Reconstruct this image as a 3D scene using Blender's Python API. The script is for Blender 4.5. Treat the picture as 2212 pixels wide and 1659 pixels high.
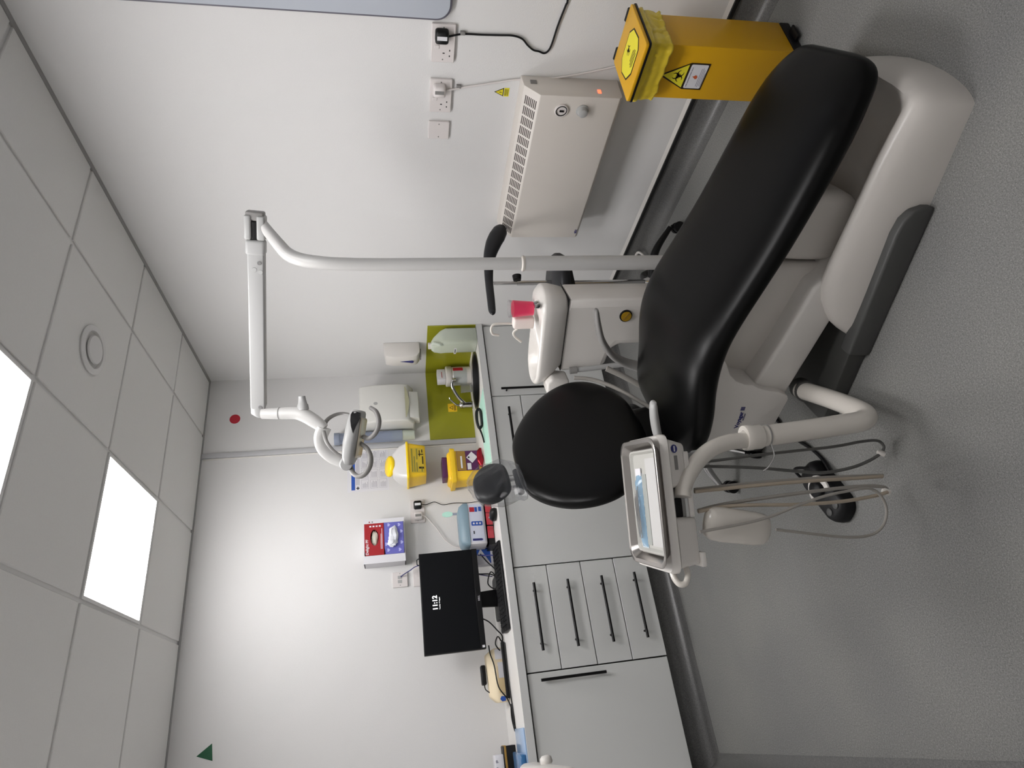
import bpy, bmesh, math, random
from mathutils import Vector, Matrix, noise
random.seed(7)
SC = bpy.context.scene
for o in list(bpy.data.objects): bpy.data.objects.remove(o)
COL = SC.collection

# ------------------------------------------------------------------ camera
CAMH = 1.42
F = Vector((0.47680011, 0.85926806, -0.18525675))
R = Vector((0.86967012, -0.49178166, -0.04271622))
D = Vector((-0.12781056, -0.14074516, -0.98176131))
FPX = 1360.457
cam_d = bpy.data.cameras.new('camera'); cam = bpy.data.objects.new('camera', cam_d); COL.objects.link(cam)
cam_d.sensor_fit = 'HORIZONTAL'; cam_d.sensor_width = 36.0; cam_d.lens = FPX * 36.0 / 2212.0
cam_d.clip_start = 0.02; cam_d.clip_end = 60
B = -F
cam.matrix_world = Matrix(((D.x, R.x, B.x, 0), (D.y, R.y, B.y, 0), (D.z, R.z, B.z, CAMH), (0, 0, 0, 1)))
SC.camera = cam
# ------------------------------------------------------------------ world and exposure
wd = bpy.data.worlds.new('world'); SC.world = wd; wd.use_nodes = True
wd.node_tree.nodes['Background'].inputs[0].default_value = (0.8, 0.85, 0.9, 1)
wd.node_tree.nodes['Background'].inputs[1].default_value = 0.05
SC.view_settings.view_transform = 'Standard'; SC.view_settings.look = 'None'
SC.view_settings.gamma = 1.0; SC.view_settings.use_curve_mapping = False
SC.view_settings.exposure = 0.0
PANEL_POWER = 20.5
SC.cycles.use_denoising = True
SC.cycles.max_bounces = 10

# ------------------------------------------------------------------ measuring helpers (pixel + real depth or plane -> world point)
def ray(x, y):
    u, v = 1659.0 - y, x
    return F + R * ((u - 829.5) / FPX) + D * ((v - 1106.0) / FPX)
def at(x, y, dep): return Vector((0, 0, CAMH)) + ray(x, y) * dep
def on(x, y, ax, val):
    d = ray(x, y); i = 'xyz'.index(ax); o = Vector((0, 0, CAMH))
    return o + d * ((val - o[i]) / d[i])

# ------------------------------------------------------------------ materials
def lin(c):
    c = c / 255.0
    return c / 12.92 if c <= 0.04045 else ((c + 0.055) / 1.055) ** 2.4
def rgb(r, g, b): return (lin(r), lin(g), lin(b), 1)
def mat(name, col, rough=0.5, metal=0.0, emit=None, es=0.0, bump=0.0, bscale=60, alpha=1.0, trans=0.0, ior=1.45, vary=0.0, vscale=3.0, coat=0.0, spec=0.5):
    m = bpy.data.materials.new(name); m.use_nodes = True
    nt = m.node_tree; p = nt.nodes['Principled BSDF']
    p.inputs['Base Color'].default_value = rgb(*col); p.inputs['Roughness'].default_value = rough
    p.inputs['Metallic'].default_value = metal; p.inputs['Alpha'].default_value = alpha
    p.inputs['Transmission Weight'].default_value = trans; p.inputs['IOR'].default_value = ior
    p.inputs['Coat Weight'].default_value = coat; p.inputs['Specular IOR Level'].default_value = spec
    if emit: p.inputs['Emission Color'].default_value = rgb(*emit); p.inputs['Emission Strength'].default_value = es
    tc = nt.nodes.new('ShaderNodeTexCoord')
    if vary:
        n = nt.nodes.new('ShaderNodeTexNoise'); n.inputs['Scale'].default_value = vscale; n.inputs['Detail'].default_value = 3
        nt.links.new(tc.outputs['Object'], n.inputs['Vector'])
        mx = nt.nodes.new('ShaderNodeMix'); mx.data_type = 'RGBA'
        a = rgb(*col); mx.inputs[6].default_value = tuple(v * (1 - vary) for v in a[:3]) + (1,)
        mx.inputs[7].default_value = tuple(min(1, v * (1 + vary)) for v in a[:3]) + (1,)
        nt.links.new(n.outputs['Fac'], mx.inputs[0]); nt.links.new(mx.outputs[2], p.inputs['Base Color'])
    if bump:
        n = nt.nodes.new('ShaderNodeTexNoise'); n.inputs['Scale'].default_value = bscale; n.inputs['Detail'].default_value = 4
        nt.links.new(tc.outputs['Object'], n.inputs['Vector'])
        bm = nt.nodes.new('ShaderNodeBump'); bm.inputs['Strength'].default_value = bump; bm.inputs['Distance'].default_value = 0.002
        nt.links.new(n.outputs['Fac'], bm.inputs['Height']); nt.links.new(bm.outputs['Normal'], p.inputs['Normal'])
    return m
def film(name, col, through=0.75, rough=0.08):
    """thin clear or milky plastic: part of the light passes straight through"""
    m = bpy.data.materials.new(name); m.use_nodes = True; nt = m.node_tree
    p = nt.nodes['Principled BSDF']; p.inputs['Base Color'].default_value = rgb(*col); p.inputs['Roughness'].default_value = rough
    out = nt.nodes['Material Output']; t = nt.nodes.new('ShaderNodeBsdfTransparent'); mx = nt.nodes.new('ShaderNodeMixShader')
    mx.inputs[0].default_value = 1 - through
    fr = nt.nodes.new('ShaderNodeLayerWeight'); fr.inputs[0].default_value = 0.12
    ad = nt.nodes.new('ShaderNodeMath'); ad.operation = 'ADD'; ad.use_clamp = True; ad.inputs[1].default_value = 1 - through
    nt.links.new(fr.outputs[1], ad.inputs[0]); nt.links.new(ad.outputs[0], mx.inputs[0])
    nt.links.new(t.outputs[0], mx.inputs[1]); nt.links.new(p.outputs[0], mx.inputs[2]); nt.links.new(mx.outputs[0], out.inputs[0])
    return m
def floor_mat(name='speckled_vinyl', base=(120, 120, 118)):
    m = bpy.data.materials.new(name); m.use_nodes = True; nt = m.node_tree; p = nt.nodes['Principled BSDF']
    p.inputs['Roughness'].default_value = 0.62; p.inputs['Specular IOR Level'].default_value = 0.25
    tc = nt.nodes.new('ShaderNodeTexCoord')
    def nz(scale, det):
        n = nt.nodes.new('ShaderNodeTexNoise'); n.inputs['Scale'].default_value = scale; n.inputs['Detail'].default_value = det
        nt.links.new(tc.outputs['Object'], n.inputs['Vector']); return n
    def ramp(src, stops):
        r = nt.nodes.new('ShaderNodeValToRGB'); nt.links.new(src, r.inputs[0])
        while len(r.color_ramp.elements) < len(stops): r.color_ramp.elements.new(0.5)
        for e, (pos, c) in zip(r.color_ramp.elements, stops): e.position = pos; e.color = c
        return r
    a = nz(230, 6); b = nz(480, 2); c = nz(2.2, 3)
    k = lambda f: tuple(lin(v) * f for v in base) + (1,)
    r1 = ramp(a.outputs['Fac'], [(0.35, k(0.80)), (0.5, k(1.0)), (0.68, k(1.25))])
    r2 = ramp(b.outputs['Fac'], [(0.30, (0.45, 0.45, 0.45, 1)), (0.42, (1, 1, 1, 1)), (0.62, (1, 1, 1, 1)), (0.72, (2.0, 2.0, 2.0, 1))])
    mx = nt.nodes.new('ShaderNodeMix'); mx.data_type = 'RGBA'; mx.blend_type = 'MULTIPLY'; mx.inputs[0].default_value = 1; mx.clamp_result = False
    nt.links.new(r1.outputs[0], mx.inputs[6]); nt.links.new(r2.outputs[0], mx.inputs[7])
    r3 = ramp(c.outputs['Fac'], [(0.3, (0.92, 0.92, 0.93, 1)), (0.7, (1.08, 1.07, 1.05, 1))])
    m2 = nt.nodes.new('ShaderNodeMix'); m2.data_type = 'RGBA'; m2.blend_type = 'MULTIPLY'; m2.inputs[0].default_value = 1; m2.clamp_result = False
    nt.links.new(mx.outputs[2], m2.inputs[6]); nt.links.new(r3.outputs[0], m2.inputs[7])
    nt.links.new(m2.outputs[2], p.inputs['Base Color'])
    bm = nt.nodes.new('ShaderNodeBump'); bm.inputs['Strength'].default_value = 0.12; bm.inputs['Distance'].default_value = 0.001
    nt.links.new(a.outputs['Fac'], bm.inputs['Height']); nt.links.new(bm.outputs['Normal'], p.inputs['Normal'])
    return m

M = {}
M['wall'] = mat('painted_wall', (215, 214, 213), 0.75, bump=0.25, bscale=220, spec=0.2)
M['tile'] = mat('ceiling_tile', (214, 213, 211), 0.9, bump=0.3, bscale=300, vary=0.03, vscale=120, spec=0.1)
M['tee'] = mat('ceiling_grid', (205, 204, 203), 0.6)
M['floor'] = floor_mat()
M['cove'] = floor_mat('coved_vinyl', (96, 96, 95)); M['cove'].node_tree.nodes['Principled BSDF'].inputs['Roughness'].default_value = 0.32; M['cove'].node_tree.nodes['Principled BSDF'].inputs['Specular IOR Level'].default_value = 0.5
M['black_strip'] = mat('black_strip', (18, 18, 19), 0.5)
M['sealant'] = mat('white_sealant', (225, 222, 217), 0.5)
M['cab'] = mat('grey_laminate', (210, 211, 209), 0.45, bump=0.05, bscale=500)
M['carcass'] = mat('carcass', (52, 52, 52), 0.6)
M['worktop'] = mat('white_worktop', (226, 224, 221), 0.35)
M['worktop_edge'] = mat('worktop_edge', (200, 201, 200), 0.4)
M['black_metal'] = mat('black_metal', (7, 6, 7), 0.4, spec=0.3)
M['black_plastic'] = mat('black_plastic', (12, 12, 14), 0.45, spec=0.35)
M['screen'] = mat('screen_glass', (6, 8, 12), 0.4, spec=0.25)
M['leather'] = mat('black_upholstery', (7, 7, 7), 0.33, bump=0.06, bscale=900, spec=0.17)
M['leather2'] = mat('stool_upholstery', (26, 27, 31), 0.45, bump=0.1, bscale=500)
M['white'] = mat('white_enamel', (214, 210, 205), 0.32, coat=0.2)
M['pipe'] = mat('pipe_enamel', (205, 200, 192), 0.25, coat=0.4)
M['base_white'] = mat('base_shell', (206, 201, 195), 0.4, coat=0.1)
M['light_grey'] = mat('light_grey_plastic', (166, 166, 165), 0.4)  # lowered so the lamp arm's shade sits in the colour
M['pole'] = mat('shade_greyed_enamel', (190, 189, 187), 0.35, coat=0.1)  # lamp enamel greyed to carry the shade on its visible sides
M['mid_grey'] = mat('mid_grey_plastic', (128, 126, 124), 0.45)
M['dark_grey'] = mat('dark_grey_plastic', (74, 74, 73), 0.5)
M['plate'] = mat('dark_base_plate', (62, 62, 60), 0.5)
M['chrome'] = mat('chrome', (200, 200, 200), 0.12, metal=1.0)
M['steel'] = mat('brushed_steel', (162, 158, 154), 0.30, metal=1.0, bump=0.05, bscale=300)
M['sink'] = mat('sink_steel', (120, 118, 115), 0.35, metal=1.0)
M['sink_shaded'] = mat('shaded_sink_bowl', (40, 40, 40), 0.4, metal=0.6)  # shade inside the steel bowl is put into this darker colour
M['green'] = mat('olive_green_panel', (146, 146, 34), 0.3, vary=0.03)
M['yellow'] = mat('yellow_metal', (208, 158, 18), 0.42, coat=0.1)
M['yellow2'] = mat('yellow_plastic', (240, 196, 42), 0.4)
M['yellow_lid'] = mat('bright_yellow_plastic', (252, 214, 30), 0.35)
M['bag_yellow'] = film('yellow_bag_film', (232, 204, 60), 0.25, 0.18)
M['label_yellow'] = mat('label_yellow', (226, 214, 50), 0.5)
M['label_ink'] = mat('label_ink', (38, 26, 12), 0.5)
M['paper'] = mat('paper_white', (214, 213, 217), 0.6)
M['paper_ink'] = mat('pale_grey_ink', (150, 148, 158), 0.7)
M['dark_ink'] = mat('dark_ink', (32, 32, 38), 0.6)
M['blue'] = mat('blue_print', (40, 82, 168), 0.5)
M['navy'] = mat('navy_print', (38, 40, 104), 0.5)
M['red'] = mat('red_sticker', (176, 36, 52), 0.5)
M['tri_green'] = mat('green_sticker', (28, 84, 56), 0.5)
M['red_box'] = mat('red_card', (158, 28, 36), 0.5)
M['purple'] = mat('purple_plastic', (84, 40, 84), 0.4)
M['lilac'] = mat('lilac_card', (104, 104, 182), 0.5)
M['lilac_pale'] = mat('lilac_pale', (176, 178, 226), 0.5)
M['tissue'] = mat('tissue', (226, 228, 236), 0.8)
M['socket'] = mat('socket_plastic', (216, 210, 208), 0.3, coat=0.2)
M['heater'] = mat('cream_steel', (208, 202, 195), 0.4)
M['slot'] = mat('dark_slot', (66, 60, 56), 0.6)
M['pink'] = film('pink_plastic', (236, 66, 104), 0.12, 0.3)
M['clear'] = film('clear_film', (150, 152, 154), 0.9, 0.06)
M['clear_grey'] = film('clear_cover', (170, 172, 174), 0.86, 0.06)
M['cover_film'] = film('cover_film', (90, 92, 95), 0.93, 0.05)
M['milky'] = film('milky_plastic', (214, 222, 208), 0.42, 0.25)
M['blue_clear'] = film('blue_clear_plastic', (150, 160, 182), 0.40, 0.2)
M['blue_lid'] = mat('blue_grey_lid', (118, 140, 152), 0.4)
M['mint'] = mat('mint_sheet', (188, 232, 216), 0.5)
M['cream'] = mat('cream_plastic', (232, 216, 184), 0.5)
M['tan'] = mat('tan_card', (220, 196, 150), 0.6)
M['hose'] = mat('grey_hose', (150, 146, 140), 0.5)
M['hose_warm'] = mat('beige_hose', (168, 156, 140), 0.5)
M['hose_dark'] = mat('dark_hose', (96, 96, 94), 0.5)
M['olive_cap'] = mat('mustard_cap', (166, 130, 26), 0.45)
M['lens'] = mat('lamp_lens', (205, 195, 175), 0.2)
M['panel'] = mat('led_panel', (255, 255, 255), 0.5, emit=(252, 250, 250), es=PANEL_POWER)
M['led'] = mat('orange_led', (255, 90, 60), 0.4, emit=(255, 90, 60), es=3.0)
M['screen_text'] = mat('screen_text', (255, 255, 255), 0.5, emit=(255, 255, 255), es=0.9)
M['board'] = mat('glossy_grey_board', (176, 181, 190), 0.2, coat=0.3)
M['board_edge'] = mat('board_edge', (92, 90, 100), 0.4)
M['flame'] = mat('orange_print', (200, 96, 56), 0.5)
M['pouch_blue'] = film('blue_pouch_film', (128, 168, 196), 0.5, 0.08)
M['brown_label'] = mat('brown_label', (150, 116, 50), 0.5)
M['sticker_green'] = mat('pale_olive_print', (138, 132, 60), 0.5)
M['trunk'] = mat('grey_trunking', (186, 186, 188), 0.45)
M['pink_reflect'] = mat('pink_reflection_white', (226, 214, 208), 0.35)  # white plastic; pink reflected off the cup is put into the colour
M['towel'] = mat('cream_white_plastic', (212, 211, 206), 0.4)
M['towel_slot'] = mat('olive_grey_slot', (164, 162, 134), 0.6)

# ------------------------------------------------------------------ mesh builder
class MB:
    def __init__(s): s.v = []; s.f = []
    def add(s, vs, fs):
        b = len(s.v); s.v += [tuple(v) for v in vs]; s.f += [tuple(i + b for i in f) for f in fs]; return s
    def box(s, x0, x1, y0, y1, z0, z1):
        if x0 > x1: x0, x1 = x1, x0
        if y0 > y1: y0, y1 = y1, y0
        if z0 > z1: z0, z1 = z1, z0
        return s.add([(x0, y0, z0), (x1, y0, z0), (x1, y1, z0), (x0, y1, z0), (x0, y0, z1), (x1, y0, z1), (x1, y1, z1), (x0, y1, z1)],
                     [(0, 3, 2, 1), (4, 5, 6, 7), (0, 1, 5, 4), (1, 2, 6, 5), (2, 3, 7, 6), (3, 0, 4, 7)])
    def rings(s, rings, caps=True, closed=False):
        n = len(rings[0]); vs = [p for r in rings for p in r]; fs = []
        m = len(rings)
        for i in range(m if closed else m - 1):
            k = (i + 1) % m
            for j in range(n):
                l = (j + 1) % n
                fs.append((i * n + j, i * n + l, k * n + l, k * n + j))
        if caps and not closed: fs.append(tuple(range(n - 1, -1, -1))); fs.append(tuple((m - 1) * n + j for j in range(n)))
        return s.add(vs, fs)
    def prism(s, poly, f0, f1):
        """poly of 2D points; f0,f1 map 2D -> 3D at each end"""
        return s.rings([[f0(*p) for p in poly], [f1(*p) for p in poly]])
    def cyl(s, p0, p1, r0, r1=None, n=20):
        r1 = r0 if r1 is None else r1
        p0 = Vector(p0); p1 = Vector(p1); d = (p1 - p0).normalized()
        a = d.orthogonal().normalized(); b = d.cross(a)
        return s.rings([[p0 + a * r0 * math.cos(t) + b * r0 * math.sin(t) for t in [2 * math.pi * i / n for i in range(n)]],
                        [p1 + a * r1 * math.cos(t) + b * r1 * math.sin(t) for t in [2 * math.pi * i / n for i in range(n)]]])
    def lathe(s, prof, c=(0, 0, 0), ax=(0, 0, 1), n=28, caps=True, sx=1.0, ref=None):
        c = Vector(c); ax = Vector(ax).normalized()
        a = Vector(ref).normalized() if ref else ax.orthogonal().normalized(); b = ax.cross(a)
        return s.rings([[c + ax * z + a * (r * sx * math.cos(2 * math.pi * i / n)) + b * (r * math.sin(2 * math.pi * i / n)) for i in range(n)] for r, z in prof], caps)
    def tube(s, pts, r, n=12, smooth=6, caps=True, flat=None, up=None):
        P = [Vector(p) for p in pts]; rad = r if isinstance(r, (list, tuple)) else [r] * len(P)
        if smooth and len(P) > 2:
            Q = []; QR = []
            for i in range(len(P) - 1):
                p0 = P[i - 1] if i else P[0] * 2 - P[1]; p1 = P[i]; p2 = P[i + 1]; p3 = P[i + 2] if i + 2 < len(P) else P[-1] * 2 - P[-2]
                for k in range(smooth):
                    t = k / smooth; t2 = t * t; t3 = t2 * t
                    Q.append(0.5 * ((2 * p1) + (p2 - p0) * t + (2 * p0 - 5 * p1 + 4 * p2 - p3) * t2 + (3 * p1 - p0 - 3 * p2 + p3) * t3))
                    QR.append(rad[i] * (1 - t) + rad[i + 1] * t)
            Q.append(P[-1]); QR.append(rad[-1]); P, rad = Q, QR
        a = None; rings = []
        for i, p in enumerate(P):
            d = (P[min(i + 1, len(P) - 1)] - P[max(i - 1, 0)])
            if d.length < 1e-9: d = Vector((0, 0, 1))
            d.normalize()
            if a is None: a = (Vector(up) - d * Vector(up).dot(d)).normalized() if up else d.orthogonal().normalized()
            else:
                a = a - d * a.dot(d)
                a = a.normalized() if a.length > 1e-6 else d.orthogonal().normalized()
            b = d.cross(a); fl = flat or 1.0
            rings.append([p + a * rad[i] * math.cos(2 * math.pi * j / n) + b * rad[i] * fl * math.sin(2 * math.pi * j / n) for j in range(n)])
        return s.rings(rings, caps)
    def mesh(s, name):
        me = bpy.data.meshes.new(name); me.from_pydata(s.v, [], s.f); me.validate(); me.update()
        bm = bmesh.new(); bm.from_mesh(me); bmesh.ops.recalc_face_normals(bm, faces=bm.faces); bm.to_mesh(me); bm.free()
        return me
    def obj(s, name, m, parent=None, bevel=0, seg=2, smooth=True, angle=40, sub=0, loc=None):
        me = s.mesh(name); me.materials.append(m)
        if bevel:
            bm = bmesh.new(); bm.from_mesh(me)
            ed = [e for e in bm.edges if len(e.link_faces) == 2 and e.calc_face_angle(0) > math.radians(25)]
            try: bmesh.ops.bevel(bm, geom=ed, offset=bevel, segments=seg, profile=0.5, affect='EDGES', clamp_overlap=True)
            except Exception as ex: print('bevel', name, ex)
            bm.to_mesh(me); bm.free()
        if smooth:
            for p in me.polygons: p.use_smooth = True
            me.set_sharp_from_angle(angle=math.radians(angle))
        o = bpy.data.objects.new(name, me); COL.objects.link(o)
        if parent: o.parent = parent
        if loc: o.location = loc
        if sub:
            md = o.modifiers.new('sub', 'SUBSURF'); md.levels = sub; md.render_levels = sub
        return o
def thing(name, label, cat, loc=(0, 0, 0), rz=0.0, group=None):
    o = bpy.data.objects.new(name, None); COL.objects.link(o); o.empty_display_size = 0.05
    o.location = loc; o.rotation_euler = (0, 0, rz); o['label'] = label; o['category'] = cat
    if group: o['group'] = group
    return o
def tag(o, label, cat, group=None):
    o['label'] = label; o['category'] = cat
    if group: o['group'] = group
    return o
def struct(o): o['kind'] = 'structure'; return o
def text(body, size, loc, xd, up, m, parent=None, name='lettering', ext=0.0003, align='LEFT', bold=0.0, sx=1.0):
    cu = bpy.data.curves.new('t', 'FONT'); cu.body = body; cu.size = size; cu.extrude = ext; cu.align_x = align; cu.offset = bold
    cu.resolution_u = 3
    to = bpy.data.objects.new('t', cu); me = bpy.data.meshes.new_from_object(to)
    bpy.data.objects.remove(to); bpy.data.curves.remove(cu)
    X = Vector(xd).normalized(); U = Vector(up); U = (U - X * U.dot(X)).normalized(); N = X.cross(U)
    mt = Matrix(((X.x * sx, U.x, N.x, loc[0]), (X.y * sx, U.y, N.y, loc[1]), (X.z * sx, U.z, N.z, loc[2]), (0, 0, 0, 1)))
    me.transform(mt); me.name = name; me.materials.clear(); me.materials.append(m)
    o = bpy.data.objects.new(name, me); COL.objects.link(o)
    if parent: o.parent = parent
    return o
def sheet(poly, loc, xd, up, th, m, parent, name, mb=None):
    """thin flat print: 2D polygon in the plane (xd, up) raised th from loc"""
    X = Vector(xd).normalized(); U = Vector(up); U = (U - X * U.dot(X)).normalized(); N = X.cross(U); L = Vector(loc)
    b = mb or MB()
    b.rings([[L + X * p[0] + U * p[1] for p in poly], [L + X * p[0] + U * p[1] + N * th for p in poly]])
    return b if mb is not None else b.obj(name, m, parent, smooth=False)
def rect(x0, y0, x1, y1): return [(x0, y0), (x1, y0), (x1, y1), (x0, y1)]
def rrect(x0, y0, x1, y1, r, k=5):
    pts = []
    for cx, cy, a0 in ((x1 - r, y1 - r, 0), (x0 + r, y1 - r, 90), (x0 + r, y0 + r, 180), (x1 - r, y0 + r, 270)):
        for i in range(k + 1):
            a = math.radians(a0 + 90 * i / k); pts.append((cx + r * math.cos(a), cy + r * math.sin(a)))
    return pts
def circ(cx, cy, r, n=24, ry=None): return [(cx + r * math.cos(2 * math.pi * i / n), cy + (ry or r) * math.sin(2 * math.pi * i / n)) for i in range(n)]

# ------------------------------------------------------------------ room shell
XR, YB, HC = 2.2236, 3.7944, 2.5864
XL, YF, YD = -0.285, -1.0, 3.239
struct(MB().box(XL - 0.1, XR + 0.1, YF - 0.1, YB + 0.1, -0.06, 0.0).obj('floor', M['floor'], smooth=False))
struct(MB().box(XR, XR + 0.1, YF - 0.1, YB + 0.1, 0, HC + 0.2).obj('wall_right', M['wall'], smooth=False))
struct(MB().box(XL - 0.1, XR, YB, YB + 0.1, 0, HC + 0.2).obj('wall_back', M['wall'], smooth=False))
struct(MB().box(XL - 0.1, XL, YF - 0.1, YB, 0, HC + 0.2).obj('wall_left', M['wall'], smooth=False))
struct(MB().box(XL, XR, YF - 0.1, YF, 0, HC + 0.2).obj('wall_front', M['wall'], smooth=False))
# coved vinyl skirting: runs up the wall, black capping strip on top
def cove_profile(h=0.117, r=0.062, t=0.003):
    pts = [(0, h), (t, h)]
    for i in range(7):
        a = math.radians(90 * i / 6); pts.append((t + r - r * math.cos(a), r - r * math.sin(a) + 0.001))
    pts += [(t + r, 0), (0, 0)]
    return pts
def cove(name, P0, P1, nrm):
    P0 = Vector(P0); P1 = Vector(P1); nrm = Vector(nrm)
    f = lambda P: (lambda a, z: P + nrm * a + Vector((0, 0, z)))
    o = struct(MB().prism(cove_profile(), f(P0), f(P1)).obj(name, M['cove'], angle=50))
    MB().prism([(0, 0.114), (0.011, 0.114), (0.010, 0.1285), (0, 0.131)], f(P0), f(P1)).obj('capping_strip', M['black_strip'], o)
    MB().prism([(0, 0.1285), (0.004, 0.1285), (0, 0.148)], f(P0), f(P1)).obj('sealant', M['sealant'], o)
cove('baseboard_right', (XR, YF, 0), (XR, 3.3, 0), (-1, 0, 0))
cove('baseboard_left', (XL, 3.3, 0), (XL, YF, 0), (1, 0, 0))
cove('baseboard_front', (XL, YF, 0), (XR, YF, 0), (0, 1, 0))
ob = struct(MB().prism(cove_profile(0.13, 0.06), lambda a, z: Vector((XL, 3.30 - a, z)), lambda a, z: Vector((XR, 3.30 - a, z))).obj('baseboard_back', M['cove'], angle=50))
# ceiling: soffit, white grid, tiles that drop just below it
ceil = struct(MB().box(XL - 0.1, XR + 0.1, YF - 0.1, YB + 0.1, HC + 0.06, HC + 0.12).obj('ceiling', M['tile'], smooth=False))
xs = [XL, 0.0187, 0.6187, 1.2187, 1.8187, XR]
ys = [YF, -0.3876, 0.2124, 0.8124, 1.4124, 2.0124, 2.6124, 3.2124, YB]
gb = MB()
for x in xs[1:-1]: gb.box(x - 0.012, x + 0.012, YF, YB, HC + 0.008, HC + 0.03)
for k, x in enumerate(xs[:-1]):
    for y in ys[1:-1]: gb.box(x + 0.012 if k else x, xs[k + 1] - (0.012 if k < 4 else 0), y - 0.012, y + 0.012, HC + 0.008, HC + 0.03)
gb.obj('grid_bars', M['tee'], ceil, smooth=False)
pb = MB()
pb.box(XL, XL + 0.022, YF, YB, HC - 0.002, HC + 0.03).box(XR - 0.022, XR, YF, YB, HC - 0.002, HC + 0.03)
pb.box(XL + 0.022, XR - 0.022, YB - 0.022, YB, HC - 0.002, HC + 0.03).box(XL + 0.022, XR - 0.022, YF, YF + 0.022, HC - 0.002, HC + 0.03)
pb.obj('edge_trim', mat('edge_trim', (150, 149, 148), 0.6), ceil, smooth=False)
LIGHTS = [(2, 6), (2, 4), (2, 2)]  # last entry is an unseen panel, added to light the cabinet fronts
cache = {}
for i in range(5):
    for j in range(8):
        if (i, j) in LIGHTS: continue
        x0, x1, y0, y1 = xs[i], xs[i + 1], ys[j], ys[j + 1]
        a0 = x0 + (0.022 if i == 0 else 0.008); a1 = x1 - (0.022 if i == 4 else 0.008)
        b0 = y0 + (0.022 if j == 0 else 0.008); b1 = y1 - (0.022 if j == 7 else 0.008)
        w, d = round(a1 - a0, 4), round(b1 - b0, 4)
        if (w, d) not in cache:
            o = MB().box(-w / 2, w / 2, -d / 2, d / 2, 0, 0.02).obj('ceiling_tile', M['tile'], ceil, bevel=0.003, seg=1); cache[(w, d)] = o.data
        else:
            o = bpy.data.objects.new('ceiling_tile', cache[(w, d)]); COL.objects.link(o); o.parent = ceil
        o.location = ((a0 + a1) / 2, (b0 + b1) / 2, HC + random.uniform(0, 0.0015))
names = ['square led ceiling light panel nearest the back wall, above the monitor', 'square led ceiling light panel nearer the camera, one tile from the other panel',
         'added square led ceiling light panel out of view, lighting the cabinet fronts']
for (i, j), lb in zip(LIGHTS, names):
    cx, cy = (xs[i] + xs[i + 1]) / 2, (ys[j] + ys[j + 1]) / 2
    t = thing('ceiling_light', lb, 'ceiling light', (cx, cy, HC), 0, 'led ceiling panels')
    fb = MB(); a, b_ = 0.294, 0.280
    fb.rings([[Vector(p) for p in ((-a, -a, z1), (a, -a, z1), (a, a, z1), (-a, a, z1))] for z1 in (0.0, 0.012)] +
             [[Vector(p) for p in ((-b_, -b_, z1), (b_, -b_, z1), (b_, b_, z1), (-b_, b_, z1))] for z1 in (0.012, 0.0)], caps=False, closed=True)
    fb.obj('frame', M['tee'], t, smooth=False)
    MB().box(-b_, b_, -b_, b_, 0.003, 0.01).obj('diffuser', M['panel'], t, smooth=False)
# round extract valve in the tile beside the panel
t = thing('air_vent', 'round white air valve set in a ceiling tile', 'air vent', (1.52, 2.312, HC))
MB().lathe([(0.098, 0.0), (0.1, -0.006), (0.092, -0.013), (0.076, -0.011), (0.07, 0.012), (0.098, 0.004)], n=48, caps=False).obj('ring', M['tee'], t, angle=60)
MB().lathe([(0.070, 0.004), (0.07, 0.012), (0.0701, 0.014)], n=40).obj('throat', M['dark_grey'], t)
MB().lathe([(0.012, 0.012), (0.05, -0.002), (0.058, -0.010), (0.056, -0.016), (0.03, -0.019), (0.004, -0.02)], n=40).obj('disc', M['tee'], t, angle=60)

# ------------------------------------------------------------------ right wall fittings
def u_socket(parent, s0, xd, nrm, W=0.146, H=0.086, switches=True, holes=((0.107, 0.043),), sw=((0.061, 0.066), (0.085, 0.066))):
    """double british socket plate: s0 = left-bottom corner on the wall as read from the front"""
    X = Vector(xd); U = Vector((0, 0, 1)); N = Vector(nrm); L = Vector(s0)
    f = lambda h: (lambda a, b: L + X * a + U * b + N * h)
    MB().prism(rrect(0, 0, W, H, 0.004), f(0), f(0.011)).obj('faceplate', M['socket'], parent, bevel=0.0015, seg=1)
    for a, b in sw:
        MB().prism(rect(a - 0.007, b - 0.009, a + 0.007, b + 0.009), f(0.011), f(0.0135)).obj('rocker_switch', M['socket'], parent, bevel=0.001, seg=1)
    for a, b in holes:
        hb = MB()
        for dx, dy, w, h in ((0, 0.010, 0.004, 0.008), (-0.011, -0.012, 0.0065, 0.004), (0.011, -0.012, 0.0065, 0.004)):
            hb.prism(rect(a + dx - w / 2, b + dy - h / 2, a + dx + w / 2, b + dy + h / 2), f(0.0108), f(0.0113))
        hb.obj('pin_slots', M['black_plastic'], parent, smooth=False)
    for a in (0.012, W - 0.012): MB().prism(circ(a, H / 2, 0.0028, 10), f(0.011), f(0.0117)).obj('screw', M['mid_grey'], parent)
    return f
PX, PN = (0, -1, 0), (-1, 0, 0)                      # reading direction and normal of the right wall
t = thing('wall_socket', 'white double wall socket nearer the camera, with a black plug in it', 'socket', (XR, 1.4, 1.144), 0, 'double sockets on the right wall')
u_socket(t, (0, 0.076, 0), PX, PN, holes=((0.037, 0.03),))
t = thing('wall_socket', 'white double wall socket above the heater, with a white plug in it', 'socket', (XR, 1.62, 1.144), 0, 'double sockets on the right wall')
u_socket(t, (0, 0.073, 0), PX, PN, holes=((0.037, 0.03),))
t = thing('blank_plate', 'square white blank wall plate left of the two sockets', 'wall plate', (XR, 1.7825, 1.145))
f = lambda h: (lambda a, b: Vector((-h, 0.043 - a, b)))
MB().prism(rrect(0, 0, 0.086, 0.086, 0.004), f(0), f(0.010)).obj('faceplate', M['socket'], t, bevel=0.0015, seg=1)
for a in (0.012, 0.074): MB().prism(circ(a, 0.043, 0.0028, 10), f(0.010), f(0.0107)).obj('screw', M['mid_grey'], t)
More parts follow.
